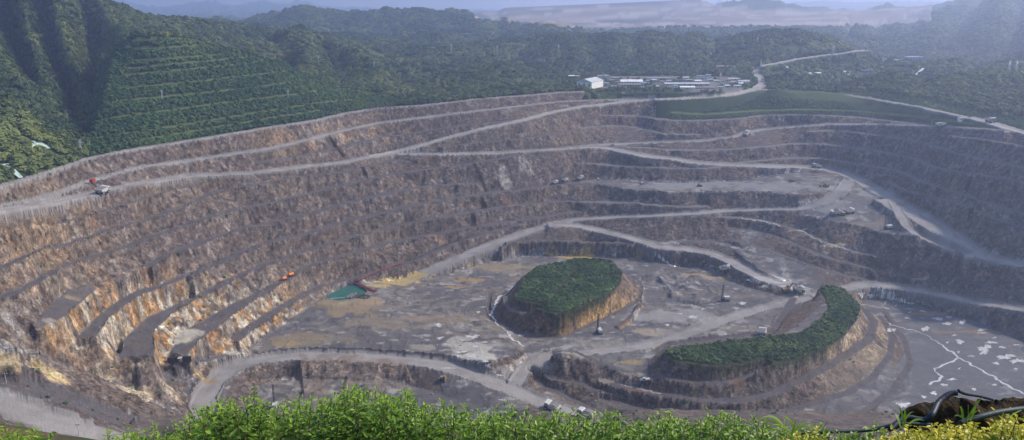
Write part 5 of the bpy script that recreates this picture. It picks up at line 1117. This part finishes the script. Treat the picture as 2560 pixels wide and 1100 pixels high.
# pond, pump barge and pipes
MWATER = None
def water_material():
    t = NT('pond_water'); t.b.inputs['Base Color'].default_value = (.02, .16, .13, 1); t.b.inputs['Roughness'].default_value = .12; t.b.inputs['Specular IOR Level'].default_value = .4
    g = t.n('ShaderNodeNewGeometry'); n = t.noise(g.outputs['Position'], .12, 3, .5); t.l(t.mixc(t.map(n, .35, .65, 0, 1), (.012, .10, .085), (.026, .13, .10)), t.b.inputs['Base Color']); t.bump(t.noise(g.outputs['Position'], 2.0, 3, .5), .15, .05); return t.m
def poly_sheet(name, P, mat):
    V = [Vector(p) for p in P]; c = sum(V, Vector()) / len(V); return new_mesh_obj(name, [v - c for v in V], [tuple(range(len(V)))], mat), c
pw = [atZ(a, b, -227.6) for a, b in [(806, 748), (836, 729), (866, 716), (892, 713), (913, 724), (924, 737), (908, 750), (882, 756), (850, 762), (822, 757)]]
o, c = poly_sheet('pond', [(x, y_, z + CAMZ) for x, y_, z in pw], water_material()); o.location = c; o['kind'] = 'structure'
PZ = -227.6 + CAMZ
def on_pond(px, py, dz=0.0): x, y_, z = atZ(px, py, -227.6); return Vector((x, y_, z + CAMZ + dz))
def barge():
    p = on_pond(884, 741); q_ = on_pond(877, 748) ; h = math.atan2(-.35, .9); o = empty('pump_barge', p, h)
    MB().box(-4.5, 4.5, -5.5, 5.5, .25, .6).build('deck', MGREY, o)
    for x in (-3.6, 0, 3.6): MB().cyl((x, -5.6, .1), (x, 5.6, .1), .55, 10).build('pontoon', MDARK, o)
    for k in range(4):
        pm = MB().box(-1.2, .6, -4.6 + k * 2.6, -3.4 + k * 2.6, .6, 1.7).build('pump', MWALLG, o); MB().cyl((-.3, -4.0 + k * 2.6, 1.7), (-.3, -4.0 + k * 2.6, 2.4), .35, 10).build('motor', MGREY, pm)
        MB().cyl((.6, -4.0 + k * 2.6, 1.0), (15.0, -2.0 + k * 2.2, .9), .28, 8).build('delivery_pipe', MDARK, o)
    for x in (-4.4, 4.4): MB().bar((x, -5.4, 1.5), (x, 5.4, 1.5), .05).bar((x, -5.4, .6), (x, -5.4, 1.5), .05).bar((x, 5.4, .6), (x, 5.4, 1.5), .05).bar((x, 0, .6), (x, 0, 1.5), .05).build('railing', MGREY, o)
    tag(o, 'grey pump barge with pipes floating on the green pond', 'barge')
barge()
a, b = on_pond(818, 747, .12), on_pond(872, 743, .12); r0 = a.copy(); m = MB(); [m.cyl(a.lerp(b, k / 14) - r0, a.lerp(b, (k + .85) / 14) - r0, .28, 8) for k in range(14)]
o = m.build('floating_boom', MGALV); o.location = r0; tag(o, 'pale floating boom stretched across the left half of the green pond', 'boom')
def pipe_run(name, pts, mat, n, gap, rad, label, cat, saddle, part='pipe', lift=.6):
    P = []
    for (a, b), (c, e) in zip(pts, pts[1:]):
        for t in np.linspace(0, 1, 14, endpoint=False):
            r = raycast(a + (c - a) * t, b + (e - b) * t)
            if r and (not P or (r - P[-1]).length > 1.2): P.append(r + Vector((0, 0, lift)))
    zz = np.array([p.z for p in P]); ker = np.ones(5) / 5; zs = np.convolve(np.pad(zz, 2, mode='edge'), ker, 'valid')
    for p, z in zip(P, zs): p.z = max(z, p.z - .3)
    o = empty(name, P[0] - Vector((0, 0, lift))); r0 = o.location.copy(); step = 4
    for k in range(n):
        off = (k - (n - 1) / 2) * gap; Q = []
        for q_ in range(len(P)):
            d = (P[min(q_ + 1, len(P) - 1)] - P[max(q_ - 1, 0)]); s = Vector((-d.y, d.x, 0)).normalized(); Q.append(P[q_] + s * off - r0)
        V, Fc = tube_mesh(Q, rad, 6); new_mesh_obj(part, V, Fc, mat, o, smooth=True)
    for q_ in range(0, len(P) - 1, 3):
        d = (P[q_ + 1] - P[q_]); s = Vector((-d.y, d.x, 0)).normalized(); w = (n - 1) / 2 * gap + .35; c = P[q_] - r0
        MB().bar(c - s * w + Vector((0, 0, .1)), c + s * w + Vector((0, 0, .1)), .16).bar(c - s * w, c - s * w - Vector((0, 0, lift + .3)), .12).bar(c + s * w, c + s * w - Vector((0, 0, lift + .3)), .12).build('support', saddle, o)
    return tag(o, label, cat)
MREDP = plain('rusty_red_pipe', (.20, .045, .04), .7)
pipe_run('pipeline', [(888, 708), (905, 716), (925, 725), (943, 731)], MREDP, 4, .9, .3, 'rusty red bundle of pipes beside the green pond', 'pipeline', MREDP)
pipe_run('pipeline', [(888, 706), (910, 695), (940, 682), (975, 669), (1010, 658)], MREDP, 3, .9, .28, 'long rusty red pipeline climbing the bench above the pond', 'pipeline', MREDP)
pipe_run('pipeline', [(1024, 652), (1060, 637), (1104, 616), (1160, 597), (1205, 582)], MDARK, 2, .9, .32, 'black pipeline along the lowest bench of the back wall', 'pipeline', MGREY)
def weir():
    p = at_ground(452, 898); o = empty('weir', p, math.radians(8)); MB().box(-8, -1.2, -.5, .5, -2, 1.6).build('wall', MDARK, o); MB().box(1.2, 6.5, -.5, .5, -2, 1.8).build('wall', MDARK, o); MB().box(-1.2, 1.2, -.4, .4, -2, .6).build('sill', MCONC, o); MB().box(-1.3, 1.3, -3.0, 1.4, 1.62, 1.8).build('footbridge', MCONC, o)
    tag(o, 'dark low weir wall below the pale tailings patch', 'weir')
weir()
def utility_pole(px, py, hpx, label, Y=None):
    p = at_ground(px, py); h = max(6.0, hpx * (p - cam.location).length / F); o = empty('utility_pole', p); MB().cyl((0, 0, -.8), (0, 0, h), .2, 8, .12).build('post', MGALV, o); MB().box(-1.1, 1.1, -.1, .1, h - 1.0, h - .8).build('crossarm', MGREY, o)
    for x in (-.95, 0, .95): MB().cyl((x, 0, h - .8), (x, 0, h - .4), .09, 6).build('insulator', MWHITE, o)
    return tag(o, label, 'pole', 'utility poles around the pit')
for px, py, hp, lab in [(976, 306, 17, 'utility pole on the upper left road near the rim fence'), (1110, 388, 21, 'utility pole where the ramp leaves the left wall road'), (1210, 403, 14, 'utility pole under the middle of the left wall road'), (16, 958, 24, 'utility pole on the rubble terrace at the left edge'), (198, 1088, 20, 'utility pole beside the near grey road above the corner shrub'), (1165, 786, 14, 'utility pole on the pit floor left of the flat topped mound'), (1262, 600, 12, 'utility pole on the ramp above the yellow sand'), (2155, 610, 10, 'utility pole on the slope below the drill platform')]:
    utility_pole(px, py, hp, lab)
def pylon(px, py, hpx, label):
    p = at_ground(px, py); h = max(9.0, hpx * (p - cam.location).length / F); o = empty('pylon', p, .4); w = h * .085; m = MB(); q_ = []
    for sx in (-1, 1):
        for sy in (-1, 1):
            MB().bar((sx * w, sy * w, -2.5), (sx * w * .22, sy * w * .22, h), .035 * math.sqrt(h) * 1.25).build('leg', MGALV, o)
    for k in range(7):
        z0, z1 = h * k / 7, h * (k + 1) / 7; a, b = w * (1 - .78 * k / 7), w * (1 - .78 * (k + 1) / 7)
        for s1, s2 in (((-1, -1), (1, -1)), ((1, -1), (1, 1)), ((1, 1), (-1, 1)), ((-1, 1), (-1, -1))): m.bar((s1[0] * a, s1[1] * a, z0), (s2[0] * b, s2[1] * b, z1), .022 * math.sqrt(h) * 1.2)
    m.build('bracing', MGALV, o)
    for z, l in ((h * .74, .16), (h * .84, .20), (h * .94, .13)): MB().bar((-h * l, 0, z), (h * l, 0, z), .03 * math.sqrt(h)).bar((-h * l, 0, z), (0, 0, z + h * .05), .02 * math.sqrt(h)).bar((h * l, 0, z), (0, 0, z + h * .05), .02 * math.sqrt(h)).build('crossarm', MGALV, o)
    return tag(o, label, 'pylon', 'power pylons on the hills')
for px, py, hp, lab in [(936, 176, 22, 'pale pylon on the dark spur right of the terraced hill'), (1128, 134, 24, 'pylon on the middle green hill, first from its white house'), (1243, 137, 23, 'pylon on the middle green hill near its right shoulder'), (1309, 130, 18, 'pylon at the left foot of the wooded hill behind the village'), (1396, 137, 24, 'pylon on the left flank of the wooded hill behind the village'), (2081, 143, 27, 'tall pylon beside the road loop on the right knoll'), (204, 390, 34, 'pylon in the valley left of the terraced hill'), (721, 246, 20, 'slim pylon on the right shoulder of the terraced hill'), (406, 248, 14, 'small pylon in the middle of the terraced hill'), (2520, 186, 28, 'left of the two hazy pylons at the right edge'), (2538, 186, 28, 'right of the two hazy pylons at the right edge'), (1893, 110, 16, 'hazy pylon on the wooded hill left of the road loop'), (1800, 205, 22, 'pylon at the right end of the village')]:
    pylon(px, py, hp, lab)

# buildings: front width and height in photo pixels at the distance of their ground
BLD = []
def building(px0, px1, py, hpx, kind, label, wall=None, roof=None, floors=1, depth=None, rz=0.0, nwin=None, name='building', z=None):
    pc = raycast((px0 + px1) / 2, py) if z is None else Vector((lambda t: (t[0], t[1], t[2] + CAMZ))(atZ((px0 + px1) / 2, py, z)))
    D = (pc - cam.location).length; W = (px1 - px0) * D / F; H = max(2.6, hpx * D / F); dp = depth or max(6.0, min(16.0, W * .5)); o = empty(name, pc, math.radians(rz)); wm, rm = wall or MWALLW, roof or MROOFG
    x0, x1, y0, y1 = -W / 2, W / 2, 0, dp
    if kind == 'gable_x':                           # ridge along the front
        e = H * .62; MB().box(x0, x1, y0, y1, -2, e).build('wall', wm, o)
        MB().add([(x0 - .4, y0 - .5, e - .15), (x1 + .4, y0 - .5, e - .15), (x1 + .4, y1 + .5, e - .15), (x0 - .4, y1 + .5, e - .15), (x0 - .4, (y0 + y1) / 2, H), (x1 + .4, (y0 + y1) / 2, H)], [(0, 1, 5, 4), (2, 3, 4, 5), (0, 4, 3), (1, 2, 5), (0, 3, 2, 1)]).build('roof', rm, o)
    elif kind == 'gable_y':
        e = H * .68; MB().box(x0, x1, y0, y1, -2, e).build('wall', wm, o)
        MB().add([(x0 - .5, y0 - .4, e - .15), (x1 + .5, y0 - .4, e - .15), (x1 + .5, y1 + .4, e - .15), (x0 - .5, y1 + .4, e - .15), (0, y0 - .4, H), (0, y1 + .4, H)], [(0, 1, 4), (2, 3, 5), (0, 4, 5, 3), (1, 2, 5, 4), (0, 3, 2, 1)]).build('roof', rm, o)
    elif kind == 'barrel':
        e = H * .5; MB().box(x0, x1, y0, y1, -2, e).build('wall', wm, o); n = 10; pr = [(y0 - .4 + (y1 - y0 + .8) * k / n, e + (H - e) * math.sin(math.pi * k / n)) for k in range(n + 1)]
        MB().add([(x0 - .4, a, b) for a, b in pr] + [(x1 + .4, a, b) for a, b in pr], [(k, k + 1, k + n + 2, k + n + 1) for k in range(n)] + [tuple(range(n + 1)), tuple(range(2 * n + 1, n, -1))]).build('roof', rm, o)
    elif kind == 'canopy':
        MB().box(x0, x1, y0, y1, H - .5, H).build('roof', rm, o)
        for x in (x0 + .5, x1 - .5):
            for y_ in (y0 + .5, y1 - .5): MB().box(x - .2, x + .2, y_ - .2, y_ + .2, -2, H - .5).build('post', MGREY, o)
    else:
        MB().box(x0, x1, y0, y1, -2, H - .35).build('wall', wm, o); MB().box(x0 - .25, x1 + .25, y0 - .25, y1 + .25, H - .35, H).build('roof', rm, o)
    if kind != 'canopy':
        e = {'gable_x': .62, 'gable_y': .68, 'barrel': .5}.get(kind, .92) * H; n = nwin if nwin is not None else max(2, min(8, int(W / 5))); fh = e / floors
        for fl in range(floors):
            for k in range(n):
                cx = x0 + W * (k + .5) / n; ww = min(1.6, W / n * .55)
                if fl == 0 and k == n // 2: MB().box(cx - ww * .6, cx + ww * .6, y0 - .06, y0 + .05, 0, fh * .78).build('door', MDARK, o)
                else: MB().box(cx - ww / 2, cx + ww / 2, y0 - .06, y0 + .05, fl * fh + fh * .32, fl * fh + fh * .78).build('window', MGLASS, o)
    BLD.append((pc.x, pc.y, max(W, dp) * .75)); return tag(o, label, 'building', 'buildings around the pit')
VZ = -94
building(1422, 1448, 200, 10, 'canopy', 'open white canopy roof left of the big shed', roof=MROOFW, depth=14, z=VZ)
building(1440, 1480, 222, 24, 'gable_y', 'largest white industrial shed at the left end of the village', roof=MROOFG, depth=42, rz=-28, nwin=3, z=VZ)
building(1494, 1507, 200, 11, 'flat', 'left of the twin white three storey blocks behind the big shed', floors=3, nwin=4, depth=10, z=VZ)
building(1510, 1522, 200, 11, 'flat', 'right of the twin white three storey blocks behind the big shed', floors=3, nwin=4, depth=10, z=VZ)
building(1528, 1543, 203, 9, 'flat', 'pale two storey block right of the twin blocks', floors=2, nwin=3, wall=MWALLG, z=VZ)
building(1485, 1505, 211, 8, 'gable_x', 'low grey shed beside the big white shed', wall=MWALLG, z=VZ)
building(1553, 1606, 209, 9, 'barrel', 'long hall with a white barrel roof in the middle of the village', roof=MROOFW, depth=15, nwin=8, z=VZ)
building(1546, 1600, 216, 7, 'gable_x', 'long grey roofed row in front of the barrel roofed hall', wall=MWALLG, roof=MROOFD, depth=9, nwin=8, z=VZ)
building(1603, 1623, 213, 6, 'flat', 'small white house at the right end of the grey roofed row', nwin=3, z=VZ)
building(1604, 1619, 223, 5, 'flat', 'small white house at the front edge of the village below the grey row', nwin=3, z=VZ)
building(1622, 1674, 199, 3.5, 'flat', 'long thin white row of garages at the back of the village', nwin=8, depth=6, z=VZ)
building(1692, 1701, 199, 4, 'flat', 'tiny white hut between the garages and the office', nwin=2, z=VZ)
building(1708, 1722, 198, 6, 'gable_x', 'small gabled house left of the white office', nwin=3, z=VZ)
building(1744, 1765, 198, 8, 'flat', 'lower wing of the white office at the back of the village', floors=2, nwin=6, z=VZ)
building(1765, 1777, 198, 11, 'flat', 'taller end of the white office at the back of the village', floors=3, nwin=3, z=VZ)
building(1664, 1772, 214, 7, 'gable_x', 'longest grey terrace of the village behind the front houses', wall=MWALLG, roof=MROOFG, depth=10, nwin=8, z=VZ)
building(1682, 1694, 223, 9, 'flat', 'white two storey house at the front of the long terrace', floors=2, nwin=3, z=VZ)
building(1702, 1737, 222, 6, 'gable_x', 'white house with gabled roof right of the two storey house', roof=MROOFW, nwin=5, z=VZ)
building(1739, 1786, 222, 5, 'gable_x', 'long dark roofed shed at the front right of the village', wall=MWALLG, roof=MROOFD, depth=8, nwin=7, z=VZ)
building(1796, 1811, 222, 4.5, 'flat', 'small white hut near the village road', nwin=3, z=VZ)
building(1822, 1844, 200, 4.5, 'gable_x', 'grey shed behind the yard at the right end of the village', wall=MWALLG, z=VZ)
building(1847, 1873, 208, 7, 'gable_x', 'white shed beside the bend of the village road', roof=MROOFG, z=VZ)
building(1792, 1825, 170, 6, 'gable_x', 'pale house on the slope above the village road', wall=MWALLW, roof=MROOFD, nwin=5)
building(1828, 1843, 172, 6, 'gable_x', 'small white house right of the pale house on the slope', nwin=3)
building(1848, 1880, 166, 5, 'gable_x', 'dull roofed shed where the village road meets the slope', wall=MWALLG, roof=MROOFD)
building(2207, 2214, 161, 14, 'flat', 'slim white tower at the left of the hazy plant', nwin=1, floors=4, depth=6, name='tower')
building(2236, 2249, 157, 7, 'gable_x', 'small white shed right of the slim tower')
building(2252, 2262, 158, 6, 'gable_x', 'small pale shed left of the blue roofed plant')
building(2262, 2272, 152, 5, 'flat', 'small white box at the shoulder of the blue plant')
building(2270, 2304, 157, 13, 'flat', 'large blue and white plant building on the right knoll', wall=MROOFB, roof=MROOFW, depth=16, nwin=6)
building(2089, 2136, 184, 6, 'gable_x', 'long white roofed shed on the right knolls', roof=MROOFW, nwin=8)
building(2150, 2176, 184, 8, 'flat', 'pale blue shed right of the long white roofed shed', wall=MROOFB, roof=MROOFW, nwin=5)
building(1974, 1984, 185, 4, 'flat', 'tiny white hut on the left of the right knolls', nwin=2)
building(1302, 1326, 67, 12, 'flat', 'white block on the far saddle below the grey dump', depth=22, nwin=5)
building(1068, 1087, 126, 8, 'flat', 'white two storey house on the middle green hill', floors=2, nwin=4)
building(1128, 1142, 94, 8, 'flat', 'grey house on the plateau behind the middle hill', wall=MWALLG, nwin=3)
building(1245, 1253, 91, 4, 'flat', 'tiny white hut beside the bare brown ground of the plateau', nwin=2)
building(1165, 1205, 86, 3.5, 'gable_x', 'far row of pale roofs on the plateau', nwin=6)
building(2402, 2412, 301, 5, 'flat', 'tiny white cabin beside the wide road at the upper right', nwin=2)
rv_ = random.Random(77)
for row, (ya, xs_, lab, hp, big) in enumerate([(205, (1496, 1880), 'back', 4.5, 1), (212, (1490, 1870), 'middle', 4.5, 1), (219, (1500, 1850), 'front', 4.5, 1)]):
    x = xs_[0]
    while x < xs_[1]:
        w_ = rv_.uniform(8, 17); yy = ya + rv_.uniform(-2, 2); pz = atZ(x + w_ / 2, yy, VZ)
        if all(math.hypot(pz[0] - bx_, pz[1] - by_) > br_ + w_ * .2 for bx_, by_, br_ in BLD): 
            kd, wl, rf = rv_.choice(['gable_x', 'flat', 'flat']), rv_.choice([MWALLW, MWALLW, MWALLG]), rv_.choice([MROOFG, MROOFW, MROOFD])
            side = 'left end' if x < 1560 else ('left half' if x < 1640 else ('middle' if x < 1700 else ('right half' if x < 1790 else 'right end')))
            building(x, x + w_, yy, rv_.uniform(3.2, 5.5), kd, 'small %s %s house, %s roof, %s of the %s village row' % ({'gable_x': 'gabled', 'flat': 'flat'}[kd], 'white' if wl is MWALLW else 'grey', 'grey' if rf is MROOFG else ('white' if rf is MROOFW else 'dull brown'), side, lab), wall=wl, roof=rf, depth=rv_.uniform(6, 9), nwin=3, z=VZ)['group'] = 'small houses of the village'
        x += w_ + rv_.uniform(3, 16)
for a_, b_, c_, l_ in [(2120, 2132, 190, 'small pale hut below the long white roofed shed on the right knolls'), (2185, 2194, 188, 'small pale hut right of the pale blue shed'), (2225, 2234, 160, 'small pale hut between the slim tower and the small white shed'), (2310, 2322, 160, 'small pale hut just right of the large blue plant'),
        (2018, 2028, 187, 'small pale hut left of the long white roofed shed'), (2040, 2052, 186, 'slightly wider pale hut nearest to the long white roofed shed'), (1960, 1970, 172, 'small pale hut on the slope below the road loop'), (2330, 2340, 172, 'small pale hut above the conveyor gallery at its upper end')]:
    building(a_, b_, c_, 5, 'gable_x', l_, nwin=2, roof=MROOFW)['group'] = 'small huts on the right knolls'
def gallery():
    a, b = raycast(2286, 196), raycast(2306, 184); r0 = a.copy(); o = empty('conveyor_gallery', r0); d = b - a; h = Vector((0, 0, 7)); s = Vector((-d.y, d.x, 0)).normalized() * 1.3; V = [h * .5 - s, h * .5 + s, h * .5 + s + Vector((0, 0, 2)), h * .5 - s + Vector((0, 0, 2))]; V += [v + d + h * .5 for v in V[:4]]
    MB().add(V, [(0, 1, 2, 3), (7, 6, 5, 4), (0, 4, 5, 1), (1, 5, 6, 2), (2, 6, 7, 3), (3, 7, 4, 0)]).build('housing', MROOFW, o)
    for f in (.15, .5, .85): MB().bar(d * f - Vector((0, 0, 4)), d * f + h * (.5 + .5 * f), .5).build('trestle', MGREY, o)
    tag(o, 'slanting white conveyor gallery on the right knoll', 'conveyor')
gallery()
def rim_fence():
    P = [raycast(a, b) for a, b in zip(np.linspace(924, 985, 15), np.interp(np.linspace(924, 985, 15), [924, 985], [274, 268.5]))]; o = empty('rim_fence', P[0])
    for p in P: q_ = p - P[0]; MB().box(q_.x - .25, q_.x + .25, q_.y - .25, q_.y + .25, q_.z - .5, q_.z + 3.2).build('post', MWOOD, o)
    for z in (1.2, 2.8): 
        m = MB(); [m.bar(P[k] - P[0] + Vector((0, 0, z)), P[k + 1] - P[0] + Vector((0, 0, z)), .1) for k in range(len(P) - 1)]; m.build('rail', MWOOD, o)
    tag(o, 'brown post fence on the pit rim at the foot of the terraced hill', 'fence')
rim_fence()
def slope_net(cx, cy, pts, label):
    P = [raycast(a, b) for a, b in pts]; c = raycast(cx, cy); V, Fc = [], []; n = len(P); rings = 7
    for k in range(rings + 1):
        for p in P:
            q_ = c.lerp(p, k / rings); z = ground(q_.x, q_.y) + .8 + .5 * float(vnoise(np.array([q_.x * .4]), np.array([q_.y * .4]), 9)[0]); V.append(Vector((q_.x, q_.y, z)) - c)
    for k in range(rings):
        for j in range(n): Fc.append((k * n + j, k * n + (j + 1) % n, (k + 1) * n + (j + 1) % n, (k + 1) * n + j))
    o = new_mesh_obj('slope_net', V, Fc, MNET, smooth=True); o.location = c; md = o.modifiers.new('thick', 'SOLIDIFY'); md.thickness = .12; tag(o, label, 'net', 'slope nets left of the terraced hill')
slope_net(90, 364, [(38, 358), (62, 352), (90, 356), (118, 362), (136, 374), (110, 374), (80, 370), (55, 370)], 'wide pale green slope net in the valley at the left')
slope_net(138, 397, [(128, 402), (130, 390), (140, 388), (152, 396), (158, 401), (145, 403)], 'small pale green slope net below the wide one')
slope_net(34, 430, [(4, 414), (22, 412), (40, 428), (58, 446), (48, 448), (28, 432), (8, 424)], 'long pale slope net at the left edge above the rim road')

# pale milky puddles and runnels on the pit floor
def mud_material():
    t = NT('milky_water'); t.b.inputs['Roughness'].default_value = .22; t.b.inputs['Specular IOR Level'].default_value = .5; g = t.n('ShaderNodeNewGeometry'); n = t.noise(g.outputs['Position'], .35, 4, .6); t.l(t.mixc(t.map(n, .35, .65, 0, 1), (.36, .355, .345), (.56, .55, .54)), t.b.inputs['Base Color']); return t.m
MMUD = mud_material()
def puddle(px, py, rx, ry, seed):
    r = random.Random(seed); n = 40; rx *= .85; ry *= .85; ph = [r.uniform(0, 6.28) for _ in range(5)]; P = []
    for k in range(n):
        th = 2 * math.pi * k / n; w = 1 + .32 * math.sin(2 * th + ph[0]) + .24 * math.sin(3 * th + ph[1]) + .22 * math.sin(5 * th + ph[2]) + .16 * math.sin(8 * th + ph[3]) + .10 * math.sin(13 * th + ph[4]); w = max(.2, w * r.uniform(.88, 1.12))
        q_ = raycast(px + rx * w * math.cos(th), py + ry * w * math.sin(th))
        if q_ is None: return
        P.append(q_)
    c = sum(P, Vector()) / n; zt = max([ground(p.x, p.y) for p in P] + [ground(c.x, c.y)]) if False else None
    V = [Vector((0, 0, ground(c.x, c.y) + .07)) + Vector((0, 0, -c.z))]
    Fc = []
    for ring in (.5, 1.0):
        for p in P: q_ = c.lerp(p, ring); V.append(Vector((q_.x - c.x, q_.y - c.y, ground(q_.x, q_.y) + (.07 if ring < 1 else .03) - c.z)))
    for k in range(n): Fc += [(0, 1 + k, 1 + (k + 1) % n), (1 + k, 1 + n + k, 1 + n + (k + 1) % n, 1 + (k + 1) % n)]
    o = new_mesh_obj('puddle', V, Fc, MMUD, smooth=True); o.location = c; o['kind'] = 'structure'
PUD = [(2228, 825, 13, 4), (2314, 822, 9, 7), (2345, 797, 13, 4), (2306, 778, 8, 2), (2372, 793, 7, 3), (2368, 810, 9, 3), (2406, 805, 8, 7), (2455, 824, 14, 3), (2453, 832, 10, 2), (2370, 808, 7, 3), (2386, 838, 6, 2), (2400, 854, 12, 5), (2368, 856, 5, 2), (2487, 844, 6, 2), (2478, 856, 12, 4), (2540, 862, 8, 2), (2505, 868, 9, 3), (2462, 870, 16, 8), (2460, 880, 12, 6), (2428, 890, 7, 2), (2515, 892, 22, 7), (2545, 902, 18, 6), (2490, 908, 10, 3), (2396, 880, 4, 2), (2398, 921, 4, 2), (2380, 948, 11, 3), (2360, 962, 9, 3), (2334, 983, 11, 4), (2486, 962, 8, 2), (2540, 922, 6, 2), (2435, 973, 6, 3), (2310, 992, 8, 3), (2258, 1012, 14, 8),
       (2150, 733, 12, 2), (2182, 738, 14, 3), (2200, 730, 10, 2), (2222, 742, 12, 3), (2250, 748, 10, 3), (2275, 758, 10, 3), (2268, 795, 6, 2), (2275, 780, 4, 2), (2240, 764, 4, 1.5),
       (1180, 842, 14, 4), (1155, 850, 8, 3), (1212, 855, 6, 2), (1190, 866, 10, 2), (1100, 845, 9, 3), (1150, 880, 16, 3), (1180, 890, 18, 5), (1200, 905, 16, 5), (1222, 915, 8, 5), (1095, 812, 10, 4), (1250, 938, 9, 2), (1193, 838, 6, 2), (1120, 920, 14, 2), (1260, 1000, 10, 2), (1196, 780, 6, 2), (1210, 768, 6, 1.5), (1300, 838, 6, 2),
       (1735, 792, 8, 4), (1755, 772, 10, 2), (1727, 793, 6, 3), (1856, 758, 12, 3), (1870, 700, 9, 2), (1780, 665, 8, 2), (1910, 716, 14, 3), (1955, 700, 10, 3), (1700, 784, 7, 2), (1668, 812, 7, 2), (1990, 742, 8, 2), (1840, 770, 8, 2)]
for k, (a, b, c, e) in enumerate(PUD): puddle(a, b, c, e, 300 + k)
def runnel(pts, w, seed=0):
    P = []
    for (a, b), (c, e) in zip(pts, pts[1:]):
        for t in np.linspace(0, 1, 12, endpoint=False):
            jx, jy = 2.6 * math.sin((a + (c - a) * t) * .19 + seed) + 1.5 * math.sin((b + (e - b) * t) * .7 + seed), 1.0 * math.sin((a + (c - a) * t) * .31 + 2 * seed)
            q_ = raycast(a + (c - a) * t + jx, b + (e - b) * t + jy)
            if q_: P.append(q_)
    r = random.Random(seed); c0 = P[0].copy(); V, Fc = [], []; ww = w
    for k, p in enumerate(P):
        d = P[min(k + 1, len(P) - 1)] - P[max(0, k - 1)]; s = Vector((-d.y, d.x, 0)).normalized(); ww = max(w * .5, min(w * 1.7, ww + r.uniform(-.3, .3) * w))
        for f in (-.5, 0, .5): q_ = p + s * ww * f; V.append(Vector((q_.x, q_.y, ground(q_.x, q_.y) + .08)) - c0)
        if k: a = 3 * (k - 1); Fc += [(a, a + 1, a + 4, a + 3), (a + 1, a + 2, a + 5, a + 4)]
    o = new_mesh_obj('stream', V, Fc, MMUD, smooth=True); o.location = c0; o['kind'] = 'structure'
runnel([(2212, 807), (2250, 818), (2300, 830), (2335, 850), (2365, 870), (2395, 893), (2440, 918), (2480, 940), (2520, 965), (2570, 990)], 1.2, 1)
runnel([(2395, 897), (2370, 908), (2335, 922), (2340, 932), (2354, 942), (2345, 950), (2322, 962)], 1.0, 2)
runnel([(2150, 760), (2185, 766), (2228, 772)], 1.3, 3); runnel([(2202, 764), (2222, 753)], 1.0, 4); runnel([(2180, 715), (2205, 728), (2235, 745), (2265, 755)], 1.6, 5)
runnel([(1290, 712), (1262, 735), (1242, 750), (1230, 775), (1226, 788), (1240, 808), (1262, 824), (1275, 842), (1310, 868)], 1.3, 6); runnel([(1640, 630), (1655, 650), (1690, 668), (1720, 672)], 1.2, 7); runnel([(1650, 985), (1600, 972), (1545, 960)], .8, 8)
runnel([(2002, 577), (2049, 602), (2093, 616), (2150, 633)], 1.2, 9); runnel([(1856, 546), (1904, 552), (1955, 566)], 1.0, 10)

# broken rock lying on benches and floor
MROCK = plain('loose_rock', (.19, .17, .16), .95, noise=3)
def rock_collection():
    c = bpy.data.collections.new('rock')
    for s_ in range(3):
        r = random.Random(s_); bm = bmesh.new(); bmesh.ops.create_icosphere(bm, subdivisions=1, radius=.5)
        for v in bm.verts: v.co *= r.uniform(.6, 1.15); v.co.z *= .75
        me = bpy.data.meshes.new('rock'); bm.to_mesh(me); bm.free(); me.materials.append(MROCK); o = bpy.data.objects.new('rock', me); c.objects.link(o)
    return c
CR = rock_collection()
mk = (isk('bench') | (flo & (n2 > .56)) | ((face > .3) & (SL < .75) & pit)) & (YY > 260) & (YY < 830) & inframe & ~heap2
P, i, j = pick(mk, 4.2); s = .35 + rng.pareto(2.6, len(P)) * .5; s = np.minimum(s, 2.6)
scatter('rubble', P, np.stack([s, s * rng.uniform(.7, 1.2, len(P)), s * rng.uniform(.6, 1, len(P))], 1), s * 0, CR)
# village trees, clear of the houses
P, s = VP; keep = np.ones(len(P), bool)
for x, y_, r_ in BLD: keep &= np.hypot(P[:, 0] - x, P[:, 1] - y_ - 5) > r_ + 3
P, s = P[keep], s[keep]; scatter('village_trees', P, np.stack([s, s, s], 1), rng.random(len(P)) * .6, CT)
